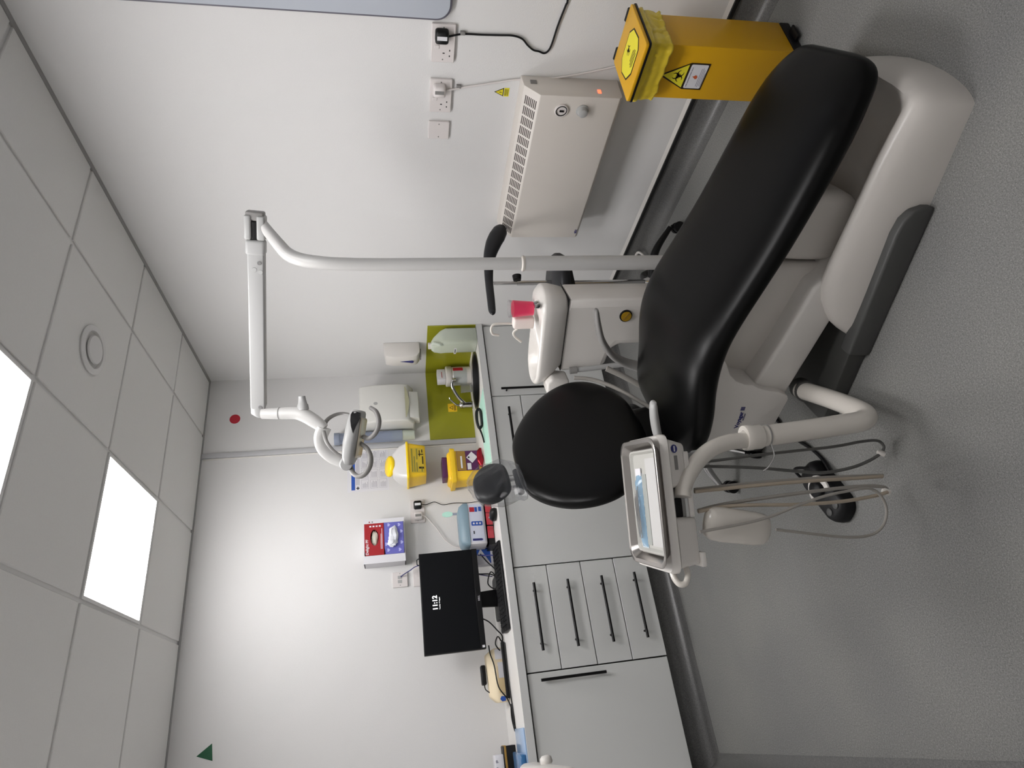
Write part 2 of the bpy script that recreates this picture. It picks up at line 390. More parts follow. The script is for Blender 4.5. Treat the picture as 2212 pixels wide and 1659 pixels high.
PLUGS = []
def plug(name, label, m, loc, nrm, group=None, fm=None):
    """three-pin plug body standing off the plate, with fuse-side label"""
    t = thing(name, label, 'plug', loc, 0, group); N = Vector(nrm); X = N.cross(Vector((0, 0, 1))) * -1
    f = lambda h, k: (lambda a, b: X * a * k + Vector((0, 0, b * k)) + N * h)
    poly = rrect(-0.025, -0.026, 0.025, 0.022, 0.010)
    MB().rings([[f(0.0115, 1)(*p) for p in poly], [f(0.030, 1)(*p) for p in poly], [f(0.036, 0.8)(*p) for p in poly]]).obj('body', m, t, angle=60)
    MB().prism(rect(-0.007, -0.02, 0.008, 0.016), f(0.0355, 1), f(0.0365, 1)).obj('rating_label', fm or M['paper'], t, smooth=False)
    PLUGS.append(t); return t
def cord(k, pts, r, m):
    L = PLUGS[k].location
    return MB().tube([Vector(p) - L for p in pts], r, n=8).obj('cord', m, PLUGS[k])
plug('plug', 'black three-pin plug in the socket nearer the camera', M['black_plastic'], (XR, 1.369, 1.196), PN)
plug('plug', 'white three-pin plug in the socket above the heater', M['socket'], (XR, 1.588, 1.196), PN, fm=M['mid_grey'])
k = 0.006
pts = [(XR - 0.02, 1.369, 1.172)] + [on(x, y, 'x', XR - k) for x, y in ((1000, 73.5), (1040, 75), (1080, 76), (1108, 77), (1128, 84), (1140, 98), (1152, 108), (1164, 111), (1175, 115), (1184, 110), (1192, 95), (1205, 55), (1222, 12), (1226, 0), (1228, -60), (1235, -200))]
cord(0, pts, 0.0036, M['black_plastic'])
pts = [(XR - 0.02, 1.588, 1.172)] + [on(x, y, 'x', XR - k) for x, y in ((1000, 189), (1040, 183), (1080, 177), (1116, 172), (1180, 170), (1240, 162), (1290, 152), (1330, 143), (1400, 120))]
cord(1, pts, 0.0036, M['socket'])
for (y, z), lb in (((1.362, 1.118), 'small grey cord clip holding the black cord'), ((1.578, 1.118), 'small grey cord clip holding the white cord')):
    tag(MB().box(XR - 0.011, XR, y - 0.008, y + 0.006, z - 0.009, z + 0.009).obj('cord_clip', M['mid_grey'], bevel=0.002), lb, 'clip', 'cord clips')
# warning sticker
t = thing('warning_sticker', 'small yellow triangular warning sticker on the wall above the heater', 'sticker', (XR, 1.597, 0.9))
L0 = (-0.0002, 0, 0)
sheet([(-0.019, 0.036), (0.019, 0.036), (0, 0.074)], L0, PX, (0, 0, 1), 0.0006, M['label_ink'], t, 'triangle_border')
sheet([(-0.0145, 0.039), (0.0145, 0.039), (0, 0.068)], (-0.0008, 0, 0), PX, (0, 0, 1), 0.0004, M['label_yellow'], t, 'triangle_face')
sheet([(-0.004, 0.040), (0.003, 0.048), (-0.001, 0.048), (0.003, 0.058), (-0.003, 0.050), (0.0, 0.049)], (-0.0012, 0, 0), PX, (0, 0, 1), 0.0003, M['label_ink'], t, 'bolt_symbol')
sheet(rect(-0.019, 0.014, 0.019, 0.034), L0, PX, (0, 0, 1), 0.0006, M['label_yellow'], t, 'text_panel')
lb = MB()
for zz in (0.018, 0.024, 0.029): sheet(rect(-0.015, zz, 0.014, zz + 0.0022), (-0.0008, 0, 0), PX, (0, 0, 1), 0.0003, None, None, '', lb)
lb.obj('text_lines', M['label_ink'], t, smooth=False)
# glossy board at the top right
t = thing('wall_board', 'large glossy grey board with rounded corner on the right wall', 'board', (XR, 0.80, 1.163))
f = lambda h: (lambda a, b: Vector((-h, -a, b)))
MB().prism(rrect(-0.515, 0, 0.515, 1.25, 0.055, 8), f(0.0), f(0.018)).obj('frame', M['board_edge'], t, bevel=0.003)
MB().prism(rrect(-0.508, 0.007, 0.508, 1.243, 0.05, 8), f(0.017), f(0.020)).obj('surface', M['board'], t, bevel=0.001, seg=1)
# panel heater
t = thing('panel_heater', 'cream wall panel heater with top grille and two round dials', 'heater', (XR, 1.92, 0.48))
y0, y1 = 1.52 - 1.92, 2.312 - 1.92
prof = [(0, 0.0), (0.105, 0.0), (0.115, 0.012), (0.115, 0.335), (0.06, 0.392), (0.0, 0.398)]       # (out from wall, height)
f = lambda y: (lambda a, b: Vector((-a, y, b)))
MB().prism(prof, f(y0), f(y1)).obj('casing', M['heater'], t, bevel=0.003)
# grille slots on the sloping top
A0 = Vector((-0.115, 0, 0.335)); B0 = Vector((-0.06, 0, 0.392)); sl = (B0 - A0); nn = Vector((-sl.z, 0, sl.x)).normalized() * (-1)
nn = Vector((-0.72, 0, 0.694))
for g in range(16):
    yy = y0 + 0.035 + g * 0.0468
    gm = MB()
    for k2 in range(7):
        fr = 0.17 + k2 * 0.105
        c0 = A0 + sl * fr + nn * 0.0006
        h = sl.normalized() * 0.0022
        ya, yb = yy, yy + 0.037
        gm.add([c0 - h + Vector((0, ya, 0)), c0 - h + Vector((0, yb, 0)), c0 + h + Vector((0, yb, 0)), c0 + h + Vector((0, ya, 0)),
                c0 - h - nn * 0.003 + Vector((0, ya, 0)), c0 - h - nn * 0.003 + Vector((0, yb, 0)), c0 + h - nn * 0.003 + Vector((0, yb, 0)), c0 + h - nn * 0.003 + Vector((0, ya, 0))],
               [(0, 1, 2, 3), (7, 6, 5, 4), (0, 4, 5, 1), (1, 5, 6, 2), (2, 6, 7, 3), (3, 7, 4, 0)])
    gm.obj('grille_slots', M['slot'], t, smooth=False)
def dial(y, z, knob):
    c = Vector((-0.115, y - 1.92, z - 0.48)); ax = (-1, 0, 0)
    if knob:
        b = MB().lathe([(0.026, 0), (0.026, 0.004), (0.021, 0.006), (0.018, 0.022), (0.012, 0.025)], c, ax, 24).obj('thermostat_knob', M['light_grey'], t, angle=50)
        b['label'] = 'raised round knob'
    else:
        b = MB().lathe([(0.028, 0), (0.028, 0.006), (0.024, 0.008), (0.022, 0.005)], c, ax, 28).obj('timer_dial', M['socket'], t, angle=50)
        b['label'] = 'flat timer dial with a black ring'
        MB().lathe([(0.0225, 0.0055), (0.0225, 0.0075), (0.0195, 0.0075), (0.0195, 0.0055)], c, ax, 28, caps=False).obj('black_ring', M['black_plastic'], b)
        MB().box(c.x - 0.0085, c.x - 0.005, c.y - 0.003, c.y + 0.004, c.z - 0.010, c.z + 0.008).obj('pointer', M['black_plastic'], b)
dial(1.583, 0.720, False); dial(1.581, 0.634, True)
MB().box(-0.09, -0.07, y0 - 0.002, y0, 0.085, 0.098).obj('indicator_light', M['led'], t)
text('atc', 0.022, (-0.1155, y1 - 0.030, 0.014), PX, (0, 0, 1), M['navy'], t, 'badge_lettering', bold=0.0006).name = 'badge'
MB().box(-0.05, -0.03, y0 - 0.004, y0, 0.34, 0.365).obj('side_clip', M['mid_grey'], t)

# soap dispenser
t = thing('soap_dispenser', 'white wall soap dispenser with a blue drop window above the green panel', 'dispenser', (XR, 3.455, 1.245))
prof = [(0, 0.0), (0.075, 0.0), (0.103, 0.02), (0.112, 0.05), (0.108, 0.17), (0.098, 0.215), (0.0, 0.228)]
f = lambda y: (lambda a, b: Vector((-a, y, b)))
MB().prism(prof, f(-0.055), f(0.055)).obj('cover', M['white'], t, bevel=0.006)
drop = [(0.0, 0.072)] + [(0.0125 * math.cos(math.radians(a)), 0.0 + 0.012 * math.sin(math.radians(a))) for a in range(20, -201, -20)]
sheet([(p[0], p[1] * 1.0) for p in drop], (-0.1128, 0.0, 0.052), PX, (0.06, 0, 1), 0.003, M['navy'], t, 'drop_window')
MB().box(-0.09, -0.03, -0.02, 0.02, -0.008, 0.0).obj('nozzle', M['mid_grey'], t)

# ------------------------------------------------------------------ green splashbacks
o = MB().box(1.712, XR - 0.0005, YB - 0.006, YB, 0.9, 1.198).obj('splashback_panel', M['green'], bevel=0.0008, seg=1)
tag(o, 'olive green splashback panel on the back wall behind the sink', 'splashback', 'green splashbacks')
o = MB().box(XR - 0.006, XR, 3.222, YB - 0.0065, 0.9, 1.198).obj('splashback_panel', M['green'], bevel=0.0008, seg=1)
tag(o, 'olive green splashback panel on the right wall beside the clear jug', 'splashback', 'green splashbacks')
o = struct(MB().box(1.673, 1.703, YB - 0.014, YB, 0.9, HC).obj('trim_1', M['trunk'], bevel=0.002)); o['label'] = 'vertical grey cover strip on the back wall'
MB().box(1.663, 1.671, YB - 0.004, YB, 0.9, HC - 0.01).obj('sealant_bead', M['sealant'], o)  # pale sealant bead beside the cover strip

# ------------------------------------------------------------------ cabinets
def bar_handle(parent, c, axis, L=0.32):
    """black bar handle on two posts; c = centre on the door face, axis 'x' or 'z'"""
    c = Vector(c); d = Vector((1, 0, 0)) if axis == 'x' else Vector((0, 0, 1)); y = Vector((0, -1, 0))
    b = MB().cyl(c + y * 0.032 - d * L / 2, c + y * 0.032 + d * L / 2, 0.0070, n=12)
    for s in (-1, 1): b.cyl(c + d * s * (L / 2 - 0.035), c + y * 0.032 + d * s * (L / 2 - 0.035), 0.005, n=10)
    return b.obj('handle', M['black_metal'], parent)
ZT = [0.852, 0.681, 0.500, 0.320, 0.145]
def cabinet(x0, kind, label, hx=None):
    t = thing('base_cabinet', label, 'cabinet', (x0 + 0.25, 3.5, 0), 0, 'grey base cabinets along the back wall')
    cb_ = MB().box(-0.249, -0.233, -0.238, 0.25, 0.147, 0.856).box(0.233, 0.249, -0.238, 0.25, 0.147, 0.856).box(-0.233, 0.233, -0.238, 0.25, 0.147, 0.163)
    cb_.box(-0.233, 0.233, 0.24, 0.25, 0.163, 0.856).box(-0.233, 0.233, -0.238, -0.20, 0.84, 0.856).box(-0.233, 0.233, 0.20, 0.24, 0.84, 0.856)
    cb_.obj('carcass', M['carcass'], t, smooth=False)
    if kind == 'door':
        d = MB().box(-0.2470, 0.2470, -0.261, -0.2425, 0.145, 0.852).obj('door', M['cab'], t, bevel=0.0012, seg=1)
        if hx: bar_handle(d, (hx - (x0 + 0.25), -0.261, 0.636), 'z')
    else:
        for i in range(4):
            dx = 0.0015 * (i % 2)
            d = MB().box(-0.2470, 0.2470, -0.261 - dx, -0.2425, ZT[i + 1] + (0.0045 if i < 3 else 0), ZT[i]).obj('drawer', M['cab'], t, bevel=0.0012, seg=1)
            bar_handle(d, (0.0, -0.261 - dx, (ZT[i] + ZT[i + 1]) / 2), 'x')
    return t
cabinet(-0.28, 'door', 'grey cabinet with one wide door at the left end of the run', 0.183)
cabinet(0.22, 'drawers', 'grey four-drawer cabinet under the computer monitor')
cabinet(0.72, 'door', 'grey cabinet with a plain door between the two drawer units')
cabinet(1.22, 'drawers', 'grey four-drawer cabinet half hidden by the chair backrest')
cabinet(1.72, 'door', 'grey sink cabinet with one door in the right corner', 1.754)
struct(MB().box(XL, XR, 3.302, 3.32, 0, 0.147).obj('trim_2', M['dark_grey'], smooth=False))
# worktop with a round hole for the sink
SX, SY, SR = 1.972, 3.488, 0.178
t = thing('worktop', 'long white worktop running over the whole row of cabinets', 'worktop', (0.97, 3.5, 0.862))
wb = MB(); n = 48; x0, x1, y0, y1 = XL + 0.001 - 0.97, XR - 0.0005 - 0.97, 3.219 - 3.5, YB - 0.0005 - 3.5
cx, cy = SX - 0.97, SY - 3.5
inner = [(cx + SR * math.cos(2 * math.pi * i / n), cy + SR * math.sin(2 * math.pi * i / n)) for i in range(n)]
outer = []
for px, py in inner:
    dx, dy = px - cx, py - cy; tt = 1e9; lo = cx - 0.25; hi = x1
    if dx > 1e-9: tt = min(tt, (hi - cx) / dx)
    if dx < -1e-9: tt = min(tt, (lo - cx) / dx)
    if dy > 1e-9: tt = min(tt, (y1 - cy) / dy)
    if dy < -1e-9: tt = min(tt, (y0 - cy) / dy)
    outer.append((cx + dx * tt, cy + dy * tt))
top = 0.038
vs = [(p[0], p[1], top) for p in inner] + [(p[0], p[1], top) for p in outer] + [(p[0], p[1], 0) for p in inner] + [(p[0], p[1], 0) for p in outer]
fs = []
for i in range(n):
    k = (i + 1) % n
    fs += [(i, k, n + k, n + i), (2 * n + i, 3 * n + i, 3 * n + k, 2 * n + k), (i, 2 * n + i, 2 * n + k, k)]
wb.add(vs, fs)
lo = cx - 0.25
for sx_, sy_ in ((hi, y1), (hi, y0), (lo, y0), (lo, y1)):       # square off the corners around the hole
    # find neighbours on the outer loop
    idx = min(range(n), key=lambda i: (outer[i][0] - sx_) ** 2 + (outer[i][1] - sy_) ** 2)
    cands = sorted(range(n), key=lambda i: (outer[i][0] - sx_) ** 2 + (outer[i][1] - sy_) ** 2)[:2]
    a, b = cands
    for z in (top, 0): wb.add([(outer[a][0], outer[a][1], z), (outer[b][0], outer[b][1], z), (sx_, sy_, z)], [(0, 1, 2)])
wb.box(x0, lo, y0, y1, 0, top)
wb.obj('top_slab', M['worktop'], t, smooth=False)
MB().box(x0, x1, y0 - 0.0015, y0, 0.0, top - 0.0008).obj('front_edging', M['worktop_edge'], t, smooth=False)
# sink
t = thing('sink', 'round steel sink with shade coloured into its bowl, set in the white worktop', 'sink', (SX, SY, 0.9))
MB().lathe([(SR + 0.012, 0.0), (SR + 0.010, 0.003), (SR - 0.004, 0.003), (SR - 0.006, -0.004)], n=48, caps=False).obj('rim', M['sink'], t, angle=60)
MB().lathe([(SR - 0.006, -0.003), (SR - 0.012, -0.03), (SR - 0.02, -0.12), (SR - 0.05, -0.145), (0.03, -0.15), (0.001, -0.152)], n=48, caps=False).obj('bowl', M['sink_shaded'], t, angle=60)
MB().lathe([(0.03, -0.149), (0.028, -0.146), (0.002, -0.147)], n=20).obj('waste', M['chrome'], t)
# tap
t = thing('mixer_tap', 'chrome lever tap behind the round sink', 'tap', (1.93, 3.742, 0.9))
MB().lathe([(0.027, 0), (0.027, 0.006), (0.021, 0.01), (0.02, 0.055), (0.024, 0.062), (0.023, 0.085), (0.012, 0.095)], n=24).obj('body', M['chrome'], t, angle=50)
MB().tube([(0, 0, 0.045), (0.05, -0.03, 0.10), (0.11, -0.07, 0.135), (0.145, -0.09, 0.13)], [0.013, 0.012, 0.011, 0.010], n=14).obj('spout', M['chrome'], t)
MB().cyl((0.145, -0.09, 0.132), (0.147, -0.092, 0.108), 0.0115, n=14).obj('aerator', M['chrome'], t)
MB().tube([(0, 0, 0.09), (0.0, -0.01, 0.112), (0.03, -0.03, 0.15), (0.045, -0.036, 0.156)], [0.008, 0.007, 0.005, 0.006], n=10).obj('lever', M['chrome'], t)

# ------------------------------------------------------------------ back wall fittings
BX, BN = (1, 0, 0), (0, -1, 0)
UPZ = (0, 0, 1)
o = MB().prism(circ(0, 0, 0.032, 32), lambda a, b: Vector((1.938 + a, YB - 0.0003, 2.416 + b)), lambda a, b: Vector((1.938 + a, YB - 0.0015, 2.416 + b))).obj('wall_sticker', M['red'], smooth=False)
tag(o, 'round red sticker high on the back wall near the corner', 'sticker')
tri = [(0.13, 2.384), (0.053, 2.375), (0.082, 2.452)]
o = MB().prism(tri, lambda a, b: Vector((a, YB - 0.0003, b)), lambda a, b: Vector((a, YB - 0.0015, b))).obj('wall_sticker', M['tri_green'], smooth=False)
tag(o, 'green triangular sticker high on the back wall at the left', 'sticker')
t = thing('wall_socket', 'white double socket on the back wall beside the monitor, both outlets in use', 'socket', (1.165, YB, 1.264))
u_socket(t, (0, 0, 0), BX, BN, holes=(), sw=((0.061, 0.066), (0.085, 0.066)))
plug('plug', 'black three-pin plug on the back wall under the yellow bin', M['black_plastic'], (1.273, YB, 1.306), BN)
plug('plug', 'white three-pin plug on the back wall next to a black one', M['socket'], (1.203, YB, 1.306), BN, fm=M['mid_grey'])
t = thing('data_socket', 'square white data socket on the back wall above the monitor', 'socket', (0.795, YB, 1.386))
f = lambda h: (lambda a, b: Vector((a, -h, b)))
MB().prism(rrect(0, 0, 0.086, 0.086, 0.004), f(0), f(0.011)).obj('faceplate', M['socket'], t, bevel=0.0015, seg=1)
for a in (0.022, 0.046): MB().prism(rect(a, 0.032, a + 0.018, 0.056), f(0.011), f(0.0125)).obj('data_port', M['light_grey'], t, smooth=False)
for a in (0.010, 0.076): MB().prism(circ(a, 0.043, 0.0028, 10), f(0.011), f(0.0117)).obj('screw', M['mid_grey'], t)
t = thing('wall_socket', 'white wall socket half hidden behind the top of the monitor', 'socket', (0.79, YB, 1.268))
u_socket(t, (0, 0, 0), BX, BN, holes=((0.035, 0.03),))
pts = [(0.852, YB - 0.012, 1.424), (0.858, YB - 0.03, 1.41), (0.875, YB - 0.05, 1.37), (0.89, YB - 0.08, 1.32), (0.87, 3.65, 1.2), (0.8, 3.66, 1.0), (0.78, 3.68, 0.906)]
tag(MB().tube(pts, 0.0028, n=8).obj('network_cable', M['navy']), 'dark network cable from the data socket down behind the monitor', 'cable')
pts = [(1.273, YB - 0.03, 1.28), (1.272, YB - 0.02, 1.25), (1.287, YB - 0.012, 1.20), (1.265, YB - 0.012, 1.15), (1.27, YB - 0.014, 1.08), (1.262, YB - 0.02, 0.99), (1.262, YB - 0.04, 0.905)]
cord(2, pts, 0.0022, M['black_plastic'])
pts = [(1.203, YB - 0.03, 1.28), (1.19, YB - 0.02, 1.255), (1.12, YB - 0.014, 1.20), (1.04, YB - 0.014, 1.15), (0.985, YB - 0.02, 1.07), (0.97, YB - 0.04, 0.905)]
cord(3, pts, 0.003, M['socket'])

# poster
t = thing('poster', 'white paper notice with a blue heading bar and small boxed text', 'poster', (1.392, YB - 0.001, 1.472))
MB().box(0, 0.297, -0.0006, 0.0006, 0, 0.252).obj('sheet', M['paper'], t, smooth=False)
z_ = (0, -0.0007, 0)
sheet(rect(0.012, 0.206, 0.285, 0.228), z_, BX, UPZ, 0.0003, M['blue'], t, 'heading_bar')
cb = MB(); sheet(rect(0.014, 0.186, 0.034, 0.192), z_, BX, UPZ, 0.0003, None, None, '', cb); sheet(rect(0.021, 0.179, 0.027, 0.199), z_, BX, UPZ, 0.0003, None, None, '', cb)
cb.obj('cross_symbol', M['dark_ink'], t, smooth=False)
pb = MB()
for r_ in range(3):
    for c_ in range(4):
        x0, y0 = 0.018 + c_ * 0.066, 0.012 + r_ * 0.055; x1, y1 = x0 + 0.058, y0 + 0.046
        for a in (rect(x0, y0, x1, y0 + 0.0012), rect(x0, y1 - 0.0012, x1, y1), rect(x0, y0, x0 + 0.0012, y1), rect(x1 - 0.0012, y0, x1, y1)): sheet(a, z_, BX, UPZ, 0.0003, None, None, '', pb)
        for k in range(5):
            sheet(rect(x0 + 0.006, y0 + 0.007 + k * 0.007, x0 + 0.006 + random.uniform(0.025, 0.046), y0 + 0.0095 + k * 0.007), z_, BX, UPZ, 0.0003, None, None, '', pb)
for k in range(3): sheet(rect(0.045, 0.180 + k * 0.008, 0.22 + random.uniform(-0.03, 0.03), 0.183 + k * 0.008), z_, BX, UPZ, 0.0003, None, None, '', pb)
pb.obj('printed_boxes', M['paper_ink'], t, smooth=False)

# towel dispenser
t = thing('paper_towel_dispenser', 'large off-white paper towel dispenser on the back wall above the green panel', 'dispenser', (1.912, YB, 1.25))
prof = [(0, 0.045), (0.11, 0.045), (0.165, 0.08), (0.178, 0.12), (0.170, 0.30), (0.155, 0.375), (0.14, 0.390), (0, 0.395)]
f = lambda x: (lambda a, b: Vector((x, -a, b)))
MB().prism(prof, f(-0.130), f(0.138)).obj('cover', M['towel'], t, bevel=0.014, seg=3)
MB().prism([(0.07, 0.008), (0.145, 0.014), (0.162, 0.075), (0.11, 0.06), (0.07, 0.05)], f(-0.105), f(0.085)).obj('paper_tray', M['towel'], t, bevel=0.005)
sheet([(-0.11 + 0.22 * i / 12, 0.112 - 0.022 * math.sin(math.pi * i / 12)) for i in range(13)] + [(0.11, 0.116), (-0.11, 0.116)], (0, -0.1775, -0.016), BX, UPZ, 0.002, M['towel_slot'], t, 'slot')
MB().prism(circ(0.0, 0.285, 0.010, 20, 0.013), lambda a, b: Vector((a, -0.165, b)), lambda a, b: Vector((a, -0.173, b))).obj('lock', M['light_grey'], t)

# cup dispenser tube
t = thing('cup_dispenser', 'tall translucent blue tube dispenser of plastic cups beside the grey strip', 'dispenser', (1.736, YB - 0.047, 1.375))
MB().lathe([(0.034, 0.0), (0.036, 0.0), (0.036, 0.40), (0.038, 0.402), (0.038, 0.424), (0.034, 0.424)], n=28).obj('tube', M['blue_clear'], t, angle=50)
MB().lathe([(0.0385, 0.392), (0.0395, 0.393), (0.0395, 0.424), (0.0, 0.428)], n=28, caps=False).obj('lid', mat('grey_blue_lid', (140, 148, 166), 0.4), t, angle=50)
MB().box(-0.02, 0.02, 0.036, 0.047, 0.05, 0.38).obj('bracket', M['light_grey'], t)
for k in range(5):
    MB().lathe([(0.029 - 0.0, -0.012 - k * 0.016), (0.033, 0.06 - k * 0.016), (0.0335, 0.06 - k * 0.016), (0.0295, -0.012 - k * 0.016)], n=24, caps=False).obj('cup', M['milky'], t, angle=50)

# glove box holder with two boxes
t = thing('glove_box_holder', 'white wall holder for a red and a lilac dispensing box', 'holder', (1.05, YB, 1.392))
hb = MB(); hb.box(-0.13, 0.128, -0.006, 0, 0, 0.235).box(-0.13, -0.085, -0.105, -0.006, 0, 0.235).box(0.103, 0.128, -0.105, -0.006, 0, 0.235).box(-0.13, 0.128, -0.10, -0.006, 0, 0.004).box(-0.13, 0.128, -0.10, -0.006, 0.230, 0.235)
hb.obj('tray', M['paper'], t, smooth=False)
ib = MB(); sheet(circ(0.112, 0.2, 0.004, 14), (0, -0.1052, 0), BX, UPZ, 0.0004, None, None, '', ib); ib.obj('red_mark', M['red_box'], t, smooth=False)
ib = MB(); sheet(circ(0.112, 0.183, 0.0045, 14), (0, -0.1052, 0), BX, UPZ, 0.0004, None, None, '', ib); ib.obj('grey_mark', M['mid_grey'], t, smooth=False)
def disp_box(name, label, m, z0, z1):
    t = thing(name, label, 'box', (1.059, YB, 1.392)); x0, x1, yf = -0.093, 0.093, -0.1065
    cx, cz, rx, rz = 0.01, (z0 + z1) / 2 - 0.002, 0.048, 0.024
    n = 24; inn = [(cx + rx * math.cos(2 * math.pi * i / n), cz + rz * math.sin(2 * math.pi * i / n)) for i in range(n)]
    b = MB(); ou = []
    for px, pz in inn:
        dx, dz = px - cx, pz - cz; s = 1e9
        if dx > 1e-9: s = min(s, (x1 - cx) / dx)
        if dx < -1e-9: s = min(s, (x0 - cx) / dx)
        if dz > 1e-9: s = min(s, (z1 - cz) / dz)
        if dz < -1e-9: s = min(s, (z0 - cz) / dz)
        ou.append((cx + dx * s, cz + dz * s))
    vs = [(p[0], yf, p[1]) for p in inn] + [(p[0], yf, p[1]) for p in ou] + [(p[0], yf + 0.02, p[1]) for p in inn]
    fs = [(i, (i + 1) % n, n + (i + 1) % n, n + i) for i in range(n)] + [(i, (i + 1) % n, 2 * n + (i + 1) % n, 2 * n + i) for i in range(n)]
    b.add(vs, fs)
    for qx, qz in ((x0, z0), (x1, z0), (x0, z1), (x1, z1)):
        a, c = sorted(range(n), key=lambda i: (ou[i][0] - qx) ** 2 + (ou[i][1] - qz) ** 2)[:2]
        b.add([(ou[a][0], yf, ou[a][1]), (ou[c][0], yf, ou[c][1]), (qx, yf, qz)], [(0, 1, 2)])
    b.add([(x0, yf, z0), (x1, yf, z0), (x1, yf, z1), (x0, yf, z1), (x0, -0.0075, z0), (x1, -0.0075, z0), (x1, -0.0075, z1), (x0, -0.0075, z1)], [(0, 4, 5, 1), (1, 5, 6, 2), (2, 6, 7, 3), (3, 7, 4, 0), (4, 7, 6, 5)])
    b.obj('carton', m, t, smooth=False)
    return t, cx, cz, rx, rz
t, cx, cz, rx, rz = disp_box('glove_box', 'red box of disposable gloves in the upper half of the wall holder', M['red_box'], 0.119, 0.229)
def crumple(c, r, seed, amp=0.35, sub=3):
    bm = bmesh.new(); bmesh.ops.create_icosphere(bm, subdivisions=sub, radius=1.0); b = MB()
    for v in bm.verts:
        n_ = noise.noise(v.co * 1.7 + Vector((seed, seed, seed))) * amp + noise.noise(v.co * 4 + Vector((seed, 0, 0))) * amp * 0.5
        v.co = Vector((v.co.x * r[0], v.co.y * r[1], v.co.z * r[2])) * (1 + n_) + Vector(c)
    b.add([v.co.copy() for v in bm.verts], [[w.index for w in f_.verts] for f_ in bm.faces]); bm.free(); return b
crumple((cx, -0.088, cz), (0.043, 0.012, 0.021), 3).obj('gloves', mat('glove_rubber', (206, 204, 190), 0.7), t, angle=60)
text('Delight PF', 0.0215, (-0.089, -0.1067, 0.208), BX, UPZ, M['paper'], t, 'box_lettering', bold=0.0005)
sb = MB()
for k in range(4): sheet(rect(0.072, 0.135 + k * 0.018, 0.080, 0.146 + k * 0.018), (0, -0.1067, 0), BX, UPZ, 0.0003, None, None, '', sb)
for k in range(2): sheet(rect(-0.06, 0.1285 + k * 0.006, 0.06 - 0.03 * k, 0.131 + k * 0.006), (0, -0.1067, 0), BX, UPZ, 0.0003, None, None, '', sb)
sb.obj('small_print', M['tissue'], t, smooth=False)
t, cx, cz, rx, rz = disp_box('tissue_box', 'lilac box of tissues with pale hearts in the lower half of the wall holder', M['lilac'], 0.006, 0.1165)
def heart(cx, cz, s):
    return [(cx + s * 0.0625 * 16 * math.sin(a) ** 3, cz + s * 0.0625 * (13 * math.cos(a) - 5 * math.cos(2 * a) - 2 * math.cos(3 * a) - math.cos(4 * a))) for a in [2 * math.pi * i / 18 for i in range(18)]]
hb = MB()
for hx, hz in ((-0.07, 0.095), (-0.072, 0.03), (0.078, 0.09), (0.075, 0.03), (-0.03, 0.018), (0.035, 0.018), (-0.035, 0.105)): sheet(heart(hx, hz, 0.010)[::-1], (0, -0.1067, 0), BX, UPZ, 0.0003, None, None, '', hb)
hb.obj('printed_hearts', M['lilac_pale'], t, smooth=False)
tb = crumple((cx, -0.112, cz + 0.004), (0.05, 0.016, 0.024), 9, 0.5); tb.obj('tissue', M['tissue'], t, angle=60)
crumple((cx - 0.035, -0.122, cz + 0.018), (0.03, 0.008, 0.022), 14, 0.6).obj('tissue', M['tissue'], t, angle=60)

# clinical waste bins
t = thing('sharps_bin', 'yellow sharps bin with a clear lid and yellow cap on the back wall', 'bin', (1.50, YB, 1.245))
def frust(x0, x1, y0, y1, z0, X0, X1, Y0, Y1, z1, r=0.02, k=4):
    a = rrect(x0, y0, x1, y1, r, k); b = rrect(X0, Y0, X1, Y1, r, k)
    return [[Vector((p[0], p[1], z0)) for p in a], [Vector((p[0], p[1], z1)) for p in b]]
MB().rings(frust(-0.098, 0.100, -0.185, -0.02, 0.0, -0.112, 0.116, -0.205, -0.008, 0.105)).obj('tub', M['yellow2'], t, bevel=0.004)
MB().rings(frust(-0.120, 0.124, -0.213, -0.003, 0.103, -0.120, 0.124, -0.213, -0.003, 0.117)).obj('rim', M['yellow_lid'], t, bevel=0.003)
MB().rings(frust(-0.112, 0.116, -0.204, -0.01, 0.117, -0.100, 0.105, -0.188, -0.025, 0.155) + [[Vector((p[0], p[1], 0.178)) for p in rrect(-0.085, -0.175, 0.09, -0.04, 0.03, 4)]] + [[Vector((p[0], p[1], 0.200)) for p in rrect(-0.066, -0.16, 0.07, -0.05, 0.035, 4)]]).obj('clear_lid', mat('frosted_lid', (214, 212, 210), 0.3, coat=0.3), t, angle=50)
MB().lathe([(0.062, 0), (0.065, 0.006), (0.063, 0.020), (0.052, 0.028), (0.004, 0.029)], (0.0, -0.112, 0.206), (0, -0.30, 0.95), 28).obj('cap', M['yellow_lid'], t, angle=50)
sheet(rect(-0.085, 0.012, 0.075, 0.092), (0.0, -0.1895, 0.0), BX, (0, -0.17, 1), 0.0012, mat('olive_yellow_label', (206, 176, 54), 0.5), t, 'front_label')
lb2 = MB()
for k, (a, b_, w) in enumerate(((-0.08, 0.080, 0.15), (-0.08, 0.066, 0.10), (0.0, 0.050, 0.07), (-0.08, 0.052, 0.06), (-0.08, 0.022, 0.03))): sheet(rect(a, b_, a + w, b_ + 0.007), (0.0, -0.191, 0.0), BX, (0, -0.17, 1), 0.0008, None, None, '', lb2)
lb2.obj('label_print', M['sticker_green'], t, smooth=False)
lb2 = MB()
for a, b_, w, h in ((-0.06, 0.014, 0.012, 0.03), (-0.03, 0.016, 0.05, 0.006), (0.03, 0.014, 0.006, 0.03), (0.045, 0.018, 0.02, 0.006), (0.02, 0.034, 0.04, 0.005)): sheet(rect(a, b_, a + w, b_ + h), (0.0, -0.191, 0.0), BX, (0, -0.17, 1), 0.0008, None, None, '', lb2)
lb2.obj('label_marks', M['label_ink'], t, smooth=False)

